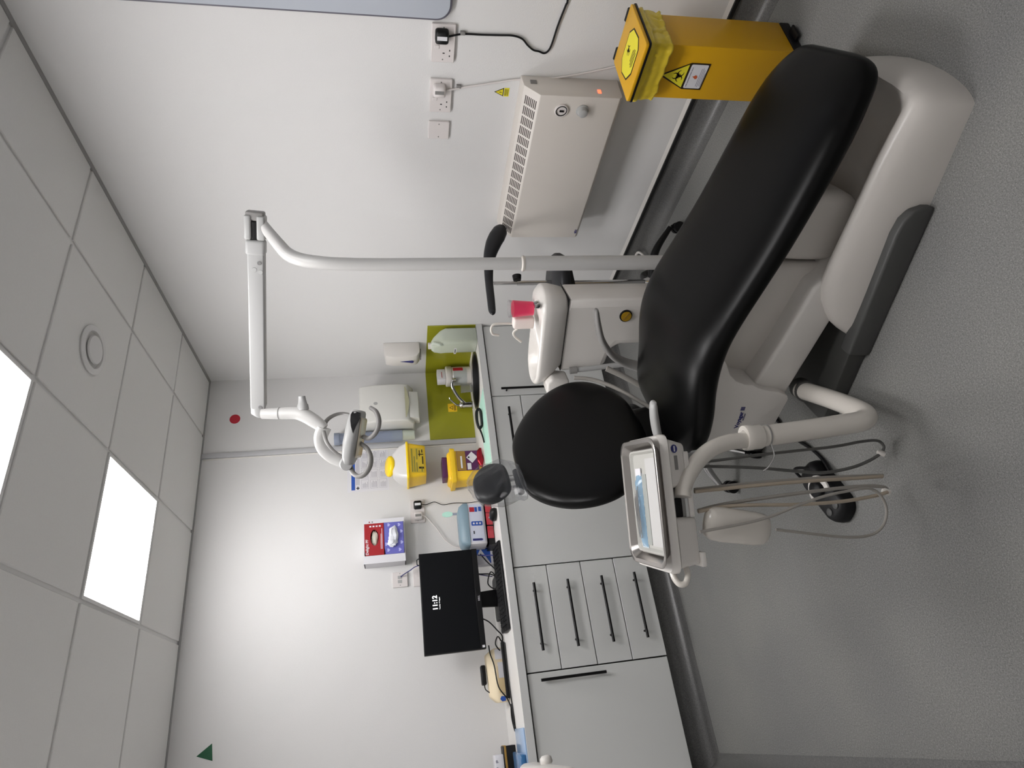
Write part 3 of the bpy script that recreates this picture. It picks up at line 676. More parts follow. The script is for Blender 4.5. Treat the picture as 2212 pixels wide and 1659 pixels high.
t = thing('sharps_bin', 'yellow sharps bin with a purple lid standing on the worktop', 'bin', (1.452, 3.70, 0.9))
MB().rings(frust(-0.085, 0.10, -0.07, 0.07, 0.0, -0.092, 0.106, -0.077, 0.077, 0.17, 0.018)).obj('tub', M['yellow2'], t, bevel=0.004)
MB().rings(frust(-0.105, 0.118, -0.088, 0.088, 0.165, -0.108, 0.121, -0.09, 0.09, 0.195, 0.02)).obj('rim', M['yellow2'], t, bevel=0.004)
MB().rings(frust(-0.092, 0.105, -0.078, 0.078, 0.195, -0.08, 0.092, -0.066, 0.066, 0.213, 0.02)).obj('collar', M['yellow2'], t, bevel=0.004)
MB().rings(frust(-0.06, 0.075, -0.055, 0.055, 0.213, -0.062, 0.077, -0.057, 0.057, 0.244, 0.015)).obj('lid', M['purple'], t, bevel=0.003)
z_ = (0.0, -0.0745, 0.0); up_ = (0, -0.04, 1)
sheet(rect(-0.035, 0.02, 0.095, 0.155), z_, BX, up_, 0.0012, M['purple'], t, 'front_label')
sheet(rect(-0.033, 0.10, 0.093, 0.153), (0, -0.076, 0), BX, up_, 0.0008, M['brown_label'], t, 'brown_band')
sheet([(0.05, 0.025), (0.088, 0.06), (0.05, 0.095), (0.012, 0.06)][::1], (0, -0.077, 0), BX, up_, 0.0008, M['paper'], t, 'hazard_diamond')
sheet(circ(0.05, 0.08, 0.006, 10), (0, -0.0785, 0), BX, up_, 0.0005, M['dark_ink'], t, 'hazard_symbol')
lb2 = MB(); sheet(rect(-0.03, 0.068, 0.012, 0.092), (0, -0.077, 0), BX, up_, 0.0008, None, None, '', lb2); sheet(rect(-0.02, 0.122, 0.06, 0.132), (0, -0.078, 0), BX, up_, 0.0008, None, None, '', lb2)
lb2.obj('white_print', M['paper'], t, smooth=False)

# hot water sticker on the green panel
t = thing('warning_sticker', 'small square yellow warning sticker on the green panel', 'sticker', (1.908, YB - 0.0065, 1.004))
sheet(rrect(0, 0, 0.062, 0.060, 0.003, 2), (0, 0, 0), BX, UPZ, 0.0006, M['yellow2'], t, 'label')
sb = MB(); sheet([(0.016, 0.026), (0.046, 0.026), (0.031, 0.052)], (0, -0.0006, 0), BX, UPZ, 0.0003, None, None, '', sb)
sheet(rect(0.008, 0.015, 0.054, 0.019), (0, -0.0006, 0), BX, UPZ, 0.0003, None, None, '', sb); sheet(rect(0.008, 0.007, 0.054, 0.011), (0, -0.0006, 0), BX, UPZ, 0.0003, None, None, '', sb)
sb.obj('symbol_and_print', M['label_ink'], t, smooth=False)
sheet([(0.021, 0.029), (0.041, 0.029), (0.031, 0.046)], (0, -0.001, 0), BX, UPZ, 0.0003, M['yellow2'], t, 'triangle_centre')

# ------------------------------------------------------------------ things on the worktop
ZC = 0.9005
t = thing('water_jug', 'large clear plastic jug standing in the corner by the green panel', 'jug', (2.150, 3.285, ZC))
rs = []
for z, hx, hy, r in ((0.0, 0.050, 0.062, 0.022), (0.006, 0.057, 0.069, 0.025), (0.19, 0.057, 0.069, 0.025), (0.22, 0.054, 0.066, 0.028), (0.262, 0.040, 0.045, 0.03), (0.278, 0.024, 0.025, 0.018)):
    off = max(0.0, (z - 0.2)) * 0.28
    rs.append([Vector((p[0] - off, p[1] + off, z)) for p in rrect(-hx, -hy, hx, hy, r, 4)])
MB().rings(rs).obj('body', M['milky'], t, angle=55)
MB().lathe([(0.021, 0), (0.021, 0.018), (0.018, 0.02)], (-0.021, 0.021, 0.277), n=24).obj('cap', M['white'], t)
MB().tube([(-0.045, -0.03, 0.20), (-0.06, -0.052, 0.235), (-0.035, -0.03, 0.265), (-0.022, 0.0, 0.27)], 0.009, n=10).obj('handle', M['milky'], t)
sheet(rect(-0.065, 0.09, 0.0, 0.105), (-0.0575, -0.0, 0.035), (0, -1, 0), UPZ, 0.0004, M['paper'], t, 'label')
sheet(rect(-0.052, 0.095, -0.012, 0.100), (-0.0582, -0.0, 0.035), (0, -1, 0), UPZ, 0.0004, M['dark_ink'], t, 'label_print')
t = thing('wipes_tub', 'white round tub with a red label behind the sink', 'tub', (2.135, 3.705, ZC))
MB().lathe([(0.062, 0), (0.064, 0.004), (0.064, 0.128), (0.06, 0.132)], n=36).obj('body', M['white'], t, angle=50)
MB().lathe([(0.067, 0.13), (0.070, 0.133), (0.070, 0.165), (0.064, 0.17), (0.002, 0.172)], n=36).obj('lid', M['white'], t, angle=50)
def wrap(r, a0, a1, z0, z1, n=10, th=0.0008):
    b = MB(); A_ = [math.radians(a0 + (a1 - a0) * i / n) for i in range(n + 1)]
    vs = []
    for a in A_: vs += [(r * math.cos(a), r * math.sin(a), z0), (r * math.cos(a), r * math.sin(a), z1), ((r + th) * math.cos(a), (r + th) * math.sin(a), z1), ((r + th) * math.cos(a), (r + th) * math.sin(a), z0)]
    fs = []
    for i in range(n):
        for q in range(4): fs.append((4 * i + q, 4 * i + (q + 1) % 4, 4 * i + 4 + (q + 1) % 4, 4 * i + 4 + q))
    fs += [(0, 1, 2, 3), (4 * n + 3, 4 * n + 2, 4 * n + 1, 4 * n)]
    return b.add(vs, fs)
wrap(0.0642, 165, 290, 0.03, 0.12).obj('pale_label', mat('pale_label', (176, 180, 178), 0.5), t, angle=50)
wrap(0.065, 275, 302, 0.055, 0.122).obj('red_label', M['red'], t, angle=50)
t = thing('carton', 'small white carton lying on top of the white tub', 'box', (2.13, 3.70, ZC + 0.1725), 0.15)
MB().box(-0.045, 0.045, -0.03, 0.03, 0, 0.055).obj('body', M['paper'], t, bevel=0.003)
sheet(rect(-0.03, 0.022, 0.02, 0.026), (0, -0.0303, 0), BX, UPZ, 0.0004, M['red'], t, 'print')
t = thing('measuring_cup', 'small clear measuring cup between the white tub and the tap', 'cup', (2.035, 3.70, ZC))
MB().lathe([(0.018, 0.0), (0.026, 0.0), (0.031, 0.075), (0.029, 0.075), (0.024, 0.003), (0.018, 0.003)], n=24, caps=False).obj('wall', M['clear_grey'], t, angle=50)
MB().lathe([(0.0005, 0.0), (0.026, 0.0), (0.026, 0.002), (0.0005, 0.002)], n=24).obj('bottom', M['clear_grey'], t)
# mint blotter with glasses and a red packet
def quad_sheet(name, pts, z0, z1, m, parent=None):
    return MB().rings([[Vector((p[0], p[1], z0)) for p in pts], [Vector((p[0], p[1], z1)) for p in pts]]).obj(name, m, parent, smooth=False)
o = quad_sheet('paper_sheet', [(1.30, 3.232), (1.775, 3.232), (1.765, 3.445), (1.33, 3.47)], ZC, ZC + 0.0012, M['mint'])
tag(o, 'pale mint paper sheet lying on the worktop left of the sink', 'paper')
t = thing('safety_glasses', 'black folded safety glasses lying on the mint sheet', 'glasses', (1.60, 3.36, ZC + 0.0015), -0.12)
MB().tube([(0.10, 0.0, 0.022), (0.075, 0.0, 0.036), (0.02, 0.005, 0.037), (-0.02, 0.01, 0.026), (-0.0, 0.015, 0.010), (0.05, 0.01, 0.009), (0.085, 0.0, 0.012), (0.10, 0.0, 0.022)], 0.0085, n=10).obj('frame', M['black_plastic'], t)
MB().tube([(0.085, 0.005, 0.032), (0.02, 0.03, 0.03), (-0.06, 0.02, 0.012), (-0.11, 0.01, 0.006)], [0.007, 0.006, 0.005, 0.004], n=10).obj('temple', M['black_plastic'], t)
MB().box(-0.005, 0.085, 0.003, 0.006, 0.012, 0.036).obj('lens', M['clear_grey'], t)
t = thing('packet', 'shiny dark red foil packet at the foot of the purple-lidded bin', 'packet', (1.455, 3.52, ZC))
crumple((0, 0, 0.022), (0.055, 0.02, 0.020), 21, 0.45).obj('foil', mat('red_foil', (150, 24, 40), 0.2, metal=0.6), t, angle=70)
# monitor
t = thing('computer_monitor', 'black computer monitor on the worktop showing the time', 'monitor', (0.64, 3.505, 0.9))
mb = MB().box(-0.259, 0.262, -0.003, 0.032, 0.104, 0.423); mb.obj('case', M['black_plastic'], t, bevel=0.003)
MB().box(-0.254, 0.257, -0.0045, -0.003, 0.136, 0.418).obj('screen', M['screen'], t, smooth=False)
MB().box(-0.259, 0.262, -0.007, -0.003, 0.104, 0.133).obj('lower_bezel', M['black_plastic'], t, bevel=0.001, seg=1)
MB().box(-0.1, 0.1, 0.03, 0.055, 0.16, 0.36).obj('rear_housing', M['black_plastic'], t, bevel=0.008)
MB().prism([(-0.045, 0.012), (0.045, 0.012), (0.035, 0.2), (-0.035, 0.2)], lambda a, b: Vector((a, 0.056, b)), lambda a, b: Vector((a, 0.085, b))).obj('stand_neck', M['black_plastic'], t, bevel=0.004)
MB().prism(rrect(-0.115, -0.03, 0.115, 0.17, 0.03), lambda a, b: Vector((a, b, 0.001)), lambda a, b: Vector((a, b, 0.013))).obj('stand_base', M['black_plastic'], t, bevel=0.004)
text('11:12', 0.0345, (-0.043, -0.0048, 0.340), BX, UPZ, M['screen_text'], t, 'clock_lettering', bold=0.0011)
text('Tuesday 19 August', 0.0088, (-0.040, -0.0048, 0.325), BX, UPZ, M['screen_text'], t, 'date_lettering', sx=0.93)
text('DELL', 0.0125, (-0.018, -0.0073, 0.113), BX, UPZ, M['paper'], t, 'badge_lettering', bold=0.0002)
MB().box(-0.252, -0.240, -0.0078, -0.007, 0.110, 0.123).obj('sticker', M['paper'], t, smooth=False)
MB().tube([(0.242, 0.02, 0.395), (0.24, 0.02, 0.425), (0.235, 0.02, 0.434), (0.21, 0.02, 0.434), (0.205, 0.02, 0.424)], 0.003, n=8, smooth=0).obj('clip', M['black_plastic'], t)
# keyboard
t = thing('keyboard', 'black computer keyboard in front of the monitor', 'keyboard', (0.655, 3.345, ZC))
MB().prism([(-0.075, 0.002), (-0.073, 0.012), (0.075, 0.026), (0.078, 0.002)], lambda a, b: Vector((-0.222, a, b)), lambda a, b: Vector((0.222, a, b))).obj('case', M['black_plastic'], t, bevel=0.002)
kp = None
for r_ in range(6):
    for c_ in range(21):
        if r_ == 0 and 4 <= c_ <= 8:
            if c_ != 4: continue
            me = MB().box(-0.045, 0.045, -0.0085, 0.0085, 0, 0.005).mesh('key'); me.materials.append(M['black_plastic']); o = bpy.data.objects.new('key', me); COL.objects.link(o); o.parent = t
            x = -0.21 + 6 * 0.021
        else:
            if kp is None:
                kp = MB().rings([[Vector(p) for p in ((-0.0092, -0.0085, 0), (0.0092, -0.0085, 0), (0.0092, 0.0085, 0), (-0.0092, 0.0085, 0))], [Vector(p) for p in ((-0.0078, -0.007, 0.005), (0.0078, -0.007, 0.005), (0.0078, 0.007, 0.005), (-0.0078, 0.007, 0.005))]]).mesh('key'); kp.materials.append(M['black_plastic'])
            o = bpy.data.objects.new('key', kp); COL.objects.link(o); o.parent = t; x = -0.21 + c_ * 0.021
        y = -0.06 + r_ * 0.0225; o.location = (x, y, 0.0132 + (y + 0.06) * 0.0946); o.rotation_euler = (0.0944, 0, 0)
t = thing('computer_mouse', 'small black computer mouse on the worktop edge', 'mouse', (1.028, 3.305, ZC), 0.2)
MB().rings([[Vector((p[0] * k, p[1] * k, z)) for p in circ(0, 0, 0.031, 24, 0.052)] for k, z in ((0.9, 0), (1.0, 0.01), (0.95, 0.022), (0.75, 0.032), (0.35, 0.036))]).obj('shell', M['black_plastic'], t, angle=70)
MB().cyl((-0.003, 0.03, 0.0325), (0.003, 0.03, 0.0325), 0.006, n=14).obj('scroll_wheel', M['light_grey'], t)
tag(MB().tube([(1.02, 3.354, ZC + 0.006), (0.985, 3.44, ZC + 0.003), (0.96, 3.50, ZC + 0.003), (0.92, 3.66, ZC + 0.003)], 0.0018, n=6).obj('mouse_cable', M['black_plastic']), 'thin black cable trailing from the computer mouse', 'cable')
# dispenser of wipes / packets
t = thing('organiser_tray', 'black open tray under the white wipes box', 'tray', (1.03, 3.53, ZC))
tb_ = MB().box(-0.125, 0.125, -0.085, 0.09, 0, 0.004)
for a in ((-0.125, 0.125, -0.085, -0.081), (-0.125, 0.125, 0.086, 0.09), (-0.125, -0.121, -0.081, 0.086), (0.121, 0.125, -0.081, 0.086)): tb_.box(*a, 0.004, 0.034)
tb_.obj('tray_body', M['black_plastic'], t, smooth=False)
for k, (x, lb) in enumerate(((-0.06, 'flat red foil packet leaning out of the black tray, left one'), (0.015, 'flat red foil packet leaning out of the black tray, middle one'), (0.085, 'flat red foil packet leaning out of the black tray, right one'))):
    o = MB().box(-0.034, 0.034, -0.0025, 0.0025, 0, 0.036).obj('packet', mat('red_packet', (176, 40, 54), 0.3, coat=0.5) if k == 0 else bpy.data.materials['red_packet'], bevel=0.002)
    o.location = (1.03 + x, 3.437, ZC + 0.004); o.rotation_euler = (0.22, 0, 0.06 * (k - 1)); tag(o, lb, 'packet', 'red packets in the tray')
t = thing('wipes_box', 'white wipes box with a blue-grey lid and coloured symbols', 'box', (1.035, 3.53, ZC + 0.041))
f = lambda x: (lambda a, b: Vector((x, a, b)))
MB().prism([(-0.065, 0.0), (-0.077, 0.095), (0.075, 0.095), (0.07, 0.0)], f(-0.118), f(0.118)).obj('body', M['paper'], t, bevel=0.004)
MB().rings([[Vector((p[0], p[1], z)) for p in rrect(-hx, -hy, hx, hy, 0.02, 3)] for z, hx, hy in ((0.095, 0.122, 0.082), (0.118, 0.122, 0.082), (0.142, 0.108, 0.066), (0.148, 0.09, 0.05))]).obj('lid', M['blue_lid'], t, angle=45)
up_ = (0, -0.126, 1)
def lab(poly, m, name, lift=0.0): return sheet(poly, (0, -0.0655 - lift, 0), BX, up_, 0.0012, m, t, name)
lab(rrect(-0.105, 0.012, 0.108, 0.09, 0.004, 2), mat('box_label', (206, 212, 228), 0.4), 'front_label')
lab(rect(0.065, 0.058, 0.092, 0.086), M['red'], 'red_square', 0.0012); lab(rect(0.065, 0.042, 0.092, 0.056), M['blue'], 'blue_square', 0.0012)
lab(rect(0.068, 0.018, 0.094, 0.034), M['blue'], 'blue_square', 0.0012)
lab(rrect(-0.015, 0.018, 0.01, 0.082, 0.006, 3), M['blue'], 'blue_strip', 0.0012)
cb = MB()
for z in (0.032, 0.05, 0.068): sheet(circ(-0.0025, z, 0.0055, 12), (0, -0.068, 0), BX, up_, 0.0008, None, None, '', cb)
cb.obj('white_dots', M['paper'], t, smooth=False)
lab([(-0.10, 0.082), (-0.088, 0.082), (-0.088, 0.03), (-0.094, 0.022), (-0.10, 0.03)], M['navy'], 'purple_strip', 0.0012)
lab(rect(-0.062, 0.068, -0.045, 0.074), M['dark_ink'], 'small_print', 0.0012)
t = thing('spatula', 'pale mint plastic spatula sticking up behind the white wipes box', 'tool', (1.158, 3.66, ZC), 0)
MB().prism(circ(0.004, 0.235, 0.017, 18, 0.033), lambda a, b: Vector((a, -0.003, b)), lambda a, b: Vector((a, 0.003, b))).obj('paddle', M['mint'], t, bevel=0.001, seg=1)
MB().prism([(-0.004, 0.0), (0.006, 0.0), (0.010, 0.205), (-0.004, 0.205)], lambda a, b: Vector((a, -0.003, b)), lambda a, b: Vector((a, 0.003, b))).obj('shaft', M['blue_clear'], t)
t = thing('wipes_packet', 'white and blue carton with white triangle between monitor and wipes box', 'box', (0.882, 3.62, ZC))
MB().box(-0.05, 0.05, -0.03, 0.03, 0, 0.15).obj('carton', M['paper'], t, bevel=0.003)
sheet(rect(-0.045, 0.015, 0.042, 0.125), (0, -0.0302, 0), BX, UPZ, 0.0004, M['blue'], t, 'blue_panel')
sheet([(-0.045, 0.02), (0.04, 0.07), (-0.045, 0.12)], (0, -0.0307, 0), BX, UPZ, 0.0004, M['paper'], t, 'white_triangle')
t = thing('pump_bottle', 'small white pump bottle behind the right edge of the monitor', 'bottle', (0.93, 3.72, ZC))
MB().lathe([(0.026, 0), (0.028, 0.004), (0.028, 0.11), (0.012, 0.13), (0.012, 0.145)], n=20).obj('body', M['white'], t, angle=50)
MB().lathe([(0.014, 0.145), (0.014, 0.165), (0.006, 0.168), (0.006, 0.185)], n=18).obj('collar', M['white'], t, angle=50)
MB().tube([(0.012, 0, 0.186), (-0.03, -0.01, 0.186), (-0.036, -0.012, 0.178)], [0.007, 0.0055, 0.004], n=10, smooth=0).obj('pump_head', M['white'], t)
# cable clutter under the monitor
tangle = [[(0.90, 3.60, 0.975), (0.83, 3.52, 0.95), (0.79, 3.50, 0.92), (0.77, 3.50, 0.906)], [(0.88, 3.56, 0.99), (0.86, 3.50, 0.96), (0.84, 3.47, 0.91), (0.75, 3.48, 0.905), (0.70, 3.55, 0.906), (0.66, 3.66, 0.906)],
          [(0.78, 3.58, 1.0), (0.76, 3.53, 0.93), (0.72, 3.50, 0.906), (0.68, 3.52, 0.92), (0.72, 3.57, 0.95), (0.78, 3.56, 0.93), (0.74, 3.50, 0.908)]]
for p, lb in zip(tangle, ('thin black cable leaving the right corner of the monitor', 'black cable looping on the worktop behind the keyboard', 'coiled black cable under the middle of the monitor')):
    tag(MB().tube(p, 0.0035, n=7).obj('cable', M['navy'] if 'looping' in lb else M['black_plastic']), lb, 'cable', 'cables under the monitor')
pts = [(0.55, 3.57, 1.02), (0.52, 3.56, 0.97), (0.47, 3.55, 0.93), (0.44, 3.56, 0.906), (0.40, 3.62, 0.905), (0.37, 3.58, 0.92), (0.40, 3.53, 0.95), (0.44, 3.56, 0.93), (0.42, 3.60, 0.908)]
tag(MB().tube(pts, 0.0035, n=7).obj('cable', M['black_plastic']), 'black cable looping left of the monitor stand', 'cable', 'cables under the monitor')
# cream charger box with black adaptor
t = thing('charger_box', 'cream plastic box with taped labels left of the monitor', 'box', (0.26, 3.63, ZC), 0.0)
MB().rings([[Vector((p[0], p[1], z)) for p in ((-0.135, -0.055), (0.125, -0.06), (0.13, 0.06), (-0.13, 0.055))] for z in (0.003, 0.06)] + [[Vector(p) for p in ((-0.10, -0.03, 0.095), (0.10, -0.035, 0.10), (0.105, 0.045, 0.10), (-0.10, 0.045, 0.095))]]).obj('body', M['cream'], t, bevel=0.008)
sheet(rect(-0.02, 0.018, 0.055, 0.045), (0, -0.0585, 0), BX, UPZ, 0.0012, M['paper'], t, 'label'); sheet(rect(0.07, 0.01, 0.12, 0.055), (0, -0.061, 0), BX, UPZ, 0.0012, M['paper'], t, 'label')
sheet(rect(-0.09, 0.012, 0.065, 0.05), (0, -0.0575, 0), BX, UPZ, 0.0008, M['tan'], t, 'tape')
sheet([(-0.128, 0.022), (-0.108, 0.02), (-0.105, 0.042), (-0.118, 0.05), (-0.13, 0.04)], (0, -0.0568, 0), BX, UPZ, 0.0012, M['blue'], t, 'blue_patch')
t = thing('power_adaptor', 'black power adaptor lying on the cream box', 'adaptor', (0.27, 3.645, ZC + 0.1035), 0.05)
MB().box(-0.05, 0.045, -0.022, 0.022, 0, 0.026).obj('body', M['black_plastic'], t, bevel=0.006)
MB().tube([(-0.05, 0, 0.013), (-0.075, -0.01, 0.008), (-0.10, -0.03, -0.02), (-0.115, -0.05, -0.04)], 0.003, n=8).obj('lead', M['black_plastic'], t)
pts = [(0.40, 3.545, 0.985), (0.36, 3.56, 0.98), (0.30, 3.56, 0.965), (0.20, 3.555, 0.955), (0.14, 3.54, 0.92), (0.09, 3.53, 0.905), (0.03, 3.52, 0.904), (0.02, 3.50, 0.904), (0.07, 3.50, 0.904), (0.11, 3.51, 0.907), (0.05, 3.52, 0.91), (-0.01, 3.50, 0.904), (0.03, 3.485, 0.904), (0.20, 3.50, 0.906), (0.40, 3.50, 0.905)]
tag(MB().tube(pts, 0.0034, n=7).obj('cable', M['black_plastic']), 'black cable draped over the cream box with loops on the worktop', 'cable')
t = thing('charging_strip', 'flat black adaptor strip lying in front of the cream box', 'adaptor', (0.27, 3.548, ZC))
MB().box(-0.13, 0.14, -0.011, 0.011, 0, 0.02).obj('body', M['black_plastic'], t, bevel=0.004)
# left end of the worktop
t = thing('packet', 'flat clear blue packet on the front edge of the worktop at the far left', 'packet', (-0.075, 3.35, ZC))
MB().box(-0.13, 0.075, -0.125, 0.14, 0, 0.006).obj('film', mat('blue_film_pale', (150, 178, 212), 0.25, coat=0.4), t, bevel=0.002)
MB().prism([(-0.13, -0.115), (-0.03, -0.115), (-0.02, 0.12), (-0.13, 0.12)], lambda a, b: Vector((a, b, 0.007)), lambda a, b: Vector((a, b, 0.032))).obj('contents', mat('blue_film', (52, 108, 158), 0.25, coat=0.4), t, bevel=0.006)
t = thing('box', 'small black box standing behind the blue packet', 'box', (-0.145, 3.62, ZC))
MB().box(-0.08, 0.077, -0.05, 0.05, 0, 0.062).obj('body', M['black_plastic'], t, bevel=0.003)
MB().box(-0.08, 0.080, -0.053, 0.053, 0.048, 0.058).obj('brown_band', M['brown_label'], t, bevel=0.001, seg=1)
t = thing('tissue_pack', 'white pack with dark marks lying on the black box', 'box', (-0.155, 3.62, ZC + 0.063))
MB().box(-0.07, 0.055, -0.045, 0.045, 0, 0.045).obj('body', M['paper'], t, bevel=0.006)
sb = MB()
for a in (-0.01, 0.02): sheet([(a, 0.028), (a + 0.014, 0.034), (a + 0.01, 0.042), (a, 0.040)], (0, -0.0453, 0), BX, UPZ, 0.0005, None, None, '', sb)
sb.obj('print', M['paper_ink'], t, smooth=False)

# white unit on the left wall, mostly out of frame
t = thing('wall_unit', 'white unit with a round knob cut off by the left edge of the view', 'unit', (XL, 2.5, 0.92))
MB().prism([(0.0, 0.0), (0.155, 0.0), (0.165, 0.02), (0.165, 0.075), (0.150, 0.09), (0.0, 0.10)], lambda a, b: Vector((a, -0.32, b)), lambda a, b: Vector((a, 0.30, b))).obj('body', M['white'], t, bevel=0.012, seg=3)
MB().lathe([(0.019, 0), (0.022, 0.006), (0.021, 0.020), (0.012, 0.027), (0.001, 0.028)], (0.164, 0.02, 0.03), (1, 0, 0.15), 24).obj('knob', M['white'], t, angle=60)

# ------------------------------------------------------------------ clinical waste pedal bin
t = thing('pedal_bin', 'tall yellow metal pedal bin with hazard labels beside the heater', 'bin', (1.956, 1.2425, 0))
X0, X1, Y0, Y1 = -0.084, 0.084, -0.0975, 0.0975
MB().rings([[Vector((p[0], p[1], z)) for p in rect(X0, Y0, X1, Y1)] for z in (0.035, 0.535)]).obj('body', M['yellow'], t, bevel=0.003)
MB().rings([[Vector((p[0], p[1], z)) for p in rrect(X0 - 0.004, Y0 - 0.004, X1 + 0.004, Y1 + 0.004, 0.012, 2)] for z in (0.0, 0.034)]).obj('base_ring', M['black_plastic'], t, bevel=0.004)
MB().box(-0.03, 0.03, Y0 - 0.028, Y0 - 0.004, 0.010, 0.020).obj('pedal', M['black_plastic'], t, bevel=0.004)
lb_ = MB().rings([[Vector((p[0], p[1], z)) for p in rrect(-0.132, -0.124, 0.092, 0.087, 0.01, 3)] for z in (0.578, 0.590)])
lb_.obj('lid', M['yellow'], t, bevel=0.004)
MB().rings([[Vector((p[0], p[1], z)) for p in rrect(-0.134, -0.126, 0.094, 0.089, 0.01, 3)] for z in (0.572, 0.578)]).obj('lid_seal', M['black_plastic'], t)
MB().cyl((0.098, -0.1, 0.583), (0.098, -0.06, 0.583), 0.01, n=12).obj('hinge', M['black_plastic'], t)
MB().cyl((0.098, 0.04, 0.583), (0.098, 0.08, 0.583), 0.01, n=12).obj('hinge', M['black_plastic'], t)
# liner bag folded over the rim: pleated skirt
rs = []; n = 96
base_ = rrect(-0.118, -0.115, 0.090, 0.098, 0.02, 6)
def resample(poly, n):
    L = [0]; m = len(poly)
    for i in range(m): a = poly[i]; b = poly[(i + 1) % m]; L.append(L[-1] + math.hypot(b[0] - a[0], b[1] - a[1]))
    out = []
    for k in range(n):
        d = L[-1] * k / n; i = max(j for j in range(m) if L[j] <= d); a = poly[i]; b = poly[(i + 1) % m]; u = (d - L[i]) / max(1e-9, L[i + 1] - L[i])
        out.append((a[0] + (b[0] - a[0]) * u, a[1] + (b[1] - a[1]) * u))
    return out
bp = resample(base_, n)
for z, kx, am in ((0.570, 0.99, 0.002), (0.556, 1.035, 0.003), (0.548, 1.03, 0.004), (0.545, 0.97, 0.003), (0.530, 0.985, 0.006), (0.512, 0.95, 0.008), (0.500, 0.93, 0.008), (0.492, 0.965, 0.008), (0.486, 0.95, 0.006), (0.484, 0.90, 0.004)):
    rs.append([Vector((p[0] * kx + am * noise.noise(Vector((k * 0.55, z * 30, 1))), p[1] * kx + am * noise.noise(Vector((k * 0.55, z * 30, 9))), z + 0.006 * noise.noise(Vector((k * 0.25, z * 10, 4))))) for k, p in enumerate(bp)])
MB().rings(rs, caps=False).obj('bag', M['bag_yellow'], t, angle=80)
def bio(name, L, xd, up, s, m, parent):
    """three-armed biohazard symbol from rings"""
    b = MB()
    def arc(cx, cy, r, w_, a0, a1, tp=0):
        k = 16
        for i in range(k):
            w = w_ * (1 - tp * abs((i + 0.5) / k - 0.5) * 2)
            p = math.radians(a0 + (a1 - a0) * i / k); q = math.radians(a0 + (a1 - a0) * (i + 1) / k)
            sheet([(cx + (r - w) * math.cos(p), cy + (r - w) * math.sin(p)), (cx + (r + w) * math.cos(p), cy + (r + w) * math.sin(p)), (cx + (r + w) * math.cos(q), cy + (r + w) * math.sin(q)), (cx + (r - w) * math.cos(q), cy + (r - w) * math.sin(q))], L, xd, up, 0.0004, None, None, '', b)
    for a in (90, 210, 330):
        cx, cy = 0.62 * s * math.cos(math.radians(a)), 0.62 * s * math.sin(math.radians(a))
        arc(cx, cy, 0.52 * s, 0.17 * s, a + 40, a + 320, 0.8)
    arc(0, 0, 0.40 * s, 0.05 * s, 0, 360)
    return b.obj(name, m, parent, smooth=False)
LX = (0, -1, 0); lo_ = lambda h: (-0.0845 - h, 0, 0)
YW = lambda y: -(y - 1.2425)          # world y -> distance along the reading direction
outl = [(YW(1.262), 0.497), (YW(1.199), 0.373), (YW(1.196), 0.318), (YW(1.287), 0.334 - 0.018), (YW(1.291), 0.380)]
outl = [(-0.002 + 0.0, 0.492), (0.047, 0.392), (0.047, 0.322), (-0.051, 0.322), (-0.051, 0.392)][::-1]
outl = [(-0.002, 0.492), (-0.051, 0.392), (-0.051, 0.322), (0.047, 0.322), (0.047, 0.392)]
sheet([(p[0] - 0.008, p[1] - 0.005) for p in outl], lo_(0), LX, UPZ, 0.0008, M['label_ink'], t, 'hazard_label')
sheet([(-0.010, 0.474), (-0.0525, 0.392), (0.0325, 0.392)], lo_(0.0008), LX, UPZ, 0.0004, M['label_yellow'], t, 'yellow_triangle')
bio('biohazard_symbol', (-0.0857, 0.010 * 1, 0.418), LX, UPZ, 0.0195, M['label_ink'], t)
sheet(rrect(-0.054, 0.322, 0.034, 0.384, 0.005, 3), lo_(0.0008), LX, UPZ, 0.0004, M['paper'], t, 'white_panel')
text('FOR INCINERATION ONLY', 0.0060, (-0.0857, 0.048, 0.374), LX, UPZ, M['dark_ink'], t, 'label_lettering')
fl = [(0, 0.0), (0.008, 0.004), (0.010, 0.012), (0.005, 0.018), (0.003, 0.026), (-0.002, 0.018), (-0.006, 0.014), (-0.009, 0.008), (-0.006, 0.002)]
sheet([(p[0] * 0.75 - 0.012, p[1] * 0.75 + 0.347) for p in fl], lo_(0.0012), LX, UPZ, 0.0004, M['flame'], t, 'flame_symbol')
sb = MB()
for k, (a, w) in enumerate(((-0.046, 0.066), (-0.048, 0.07), (-0.044, 0.06), (-0.046, 0.05))): sheet(rect(a, 0.340 - k * 0.0055, a + w, 0.342 - k * 0.0055), lo_(0.0012), LX, UPZ, 0.0004, None, None, '', sb)
sb.obj('small_print', M['paper_ink'], t, smooth=False)
# lid label, read from the room side
hexa = [(-0.062, -0.080), (-0.020, -0.098), (0.030, -0.098), (0.055, -0.060), (0.055, 0.035), (0.020, 0.066), (-0.030, 0.066), (-0.062, 0.03)]
hexa = [(0.082 * p[1] / 0.09 + 0.012, p[0]) for p in hexa]
lz = (0, 0, 0.5903)
def lidp(poly, h, m, name, mb=None): return sheet([(p[1] - 0.03, p[0] - 0.025) for p in poly][::-1], (0, 0, 0.5903 + h), (1, 0, 0), (0, 1, 0), 0.0005, m, t, name, mb)
hx = [(-0.075, -0.03), (-0.05, -0.058), (0.035, -0.062), (0.075, -0.035), (0.085, 0.02), (0.055, 0.055), (-0.04, 0.058), (-0.07, 0.03)]
lidp(hx, 0, M['label_ink'], 'lid_label_border'); lidp([(p[0] * 0.93, p[1] * 0.92) for p in hx], 0.0005, M['label_yellow'], 'lid_label')
bio('biohazard_symbol', (-0.012, -0.025, 0.5914), (0, -1, 0), (1, 0, 0), 0.016, M['label_ink'], t)
sb = MB()
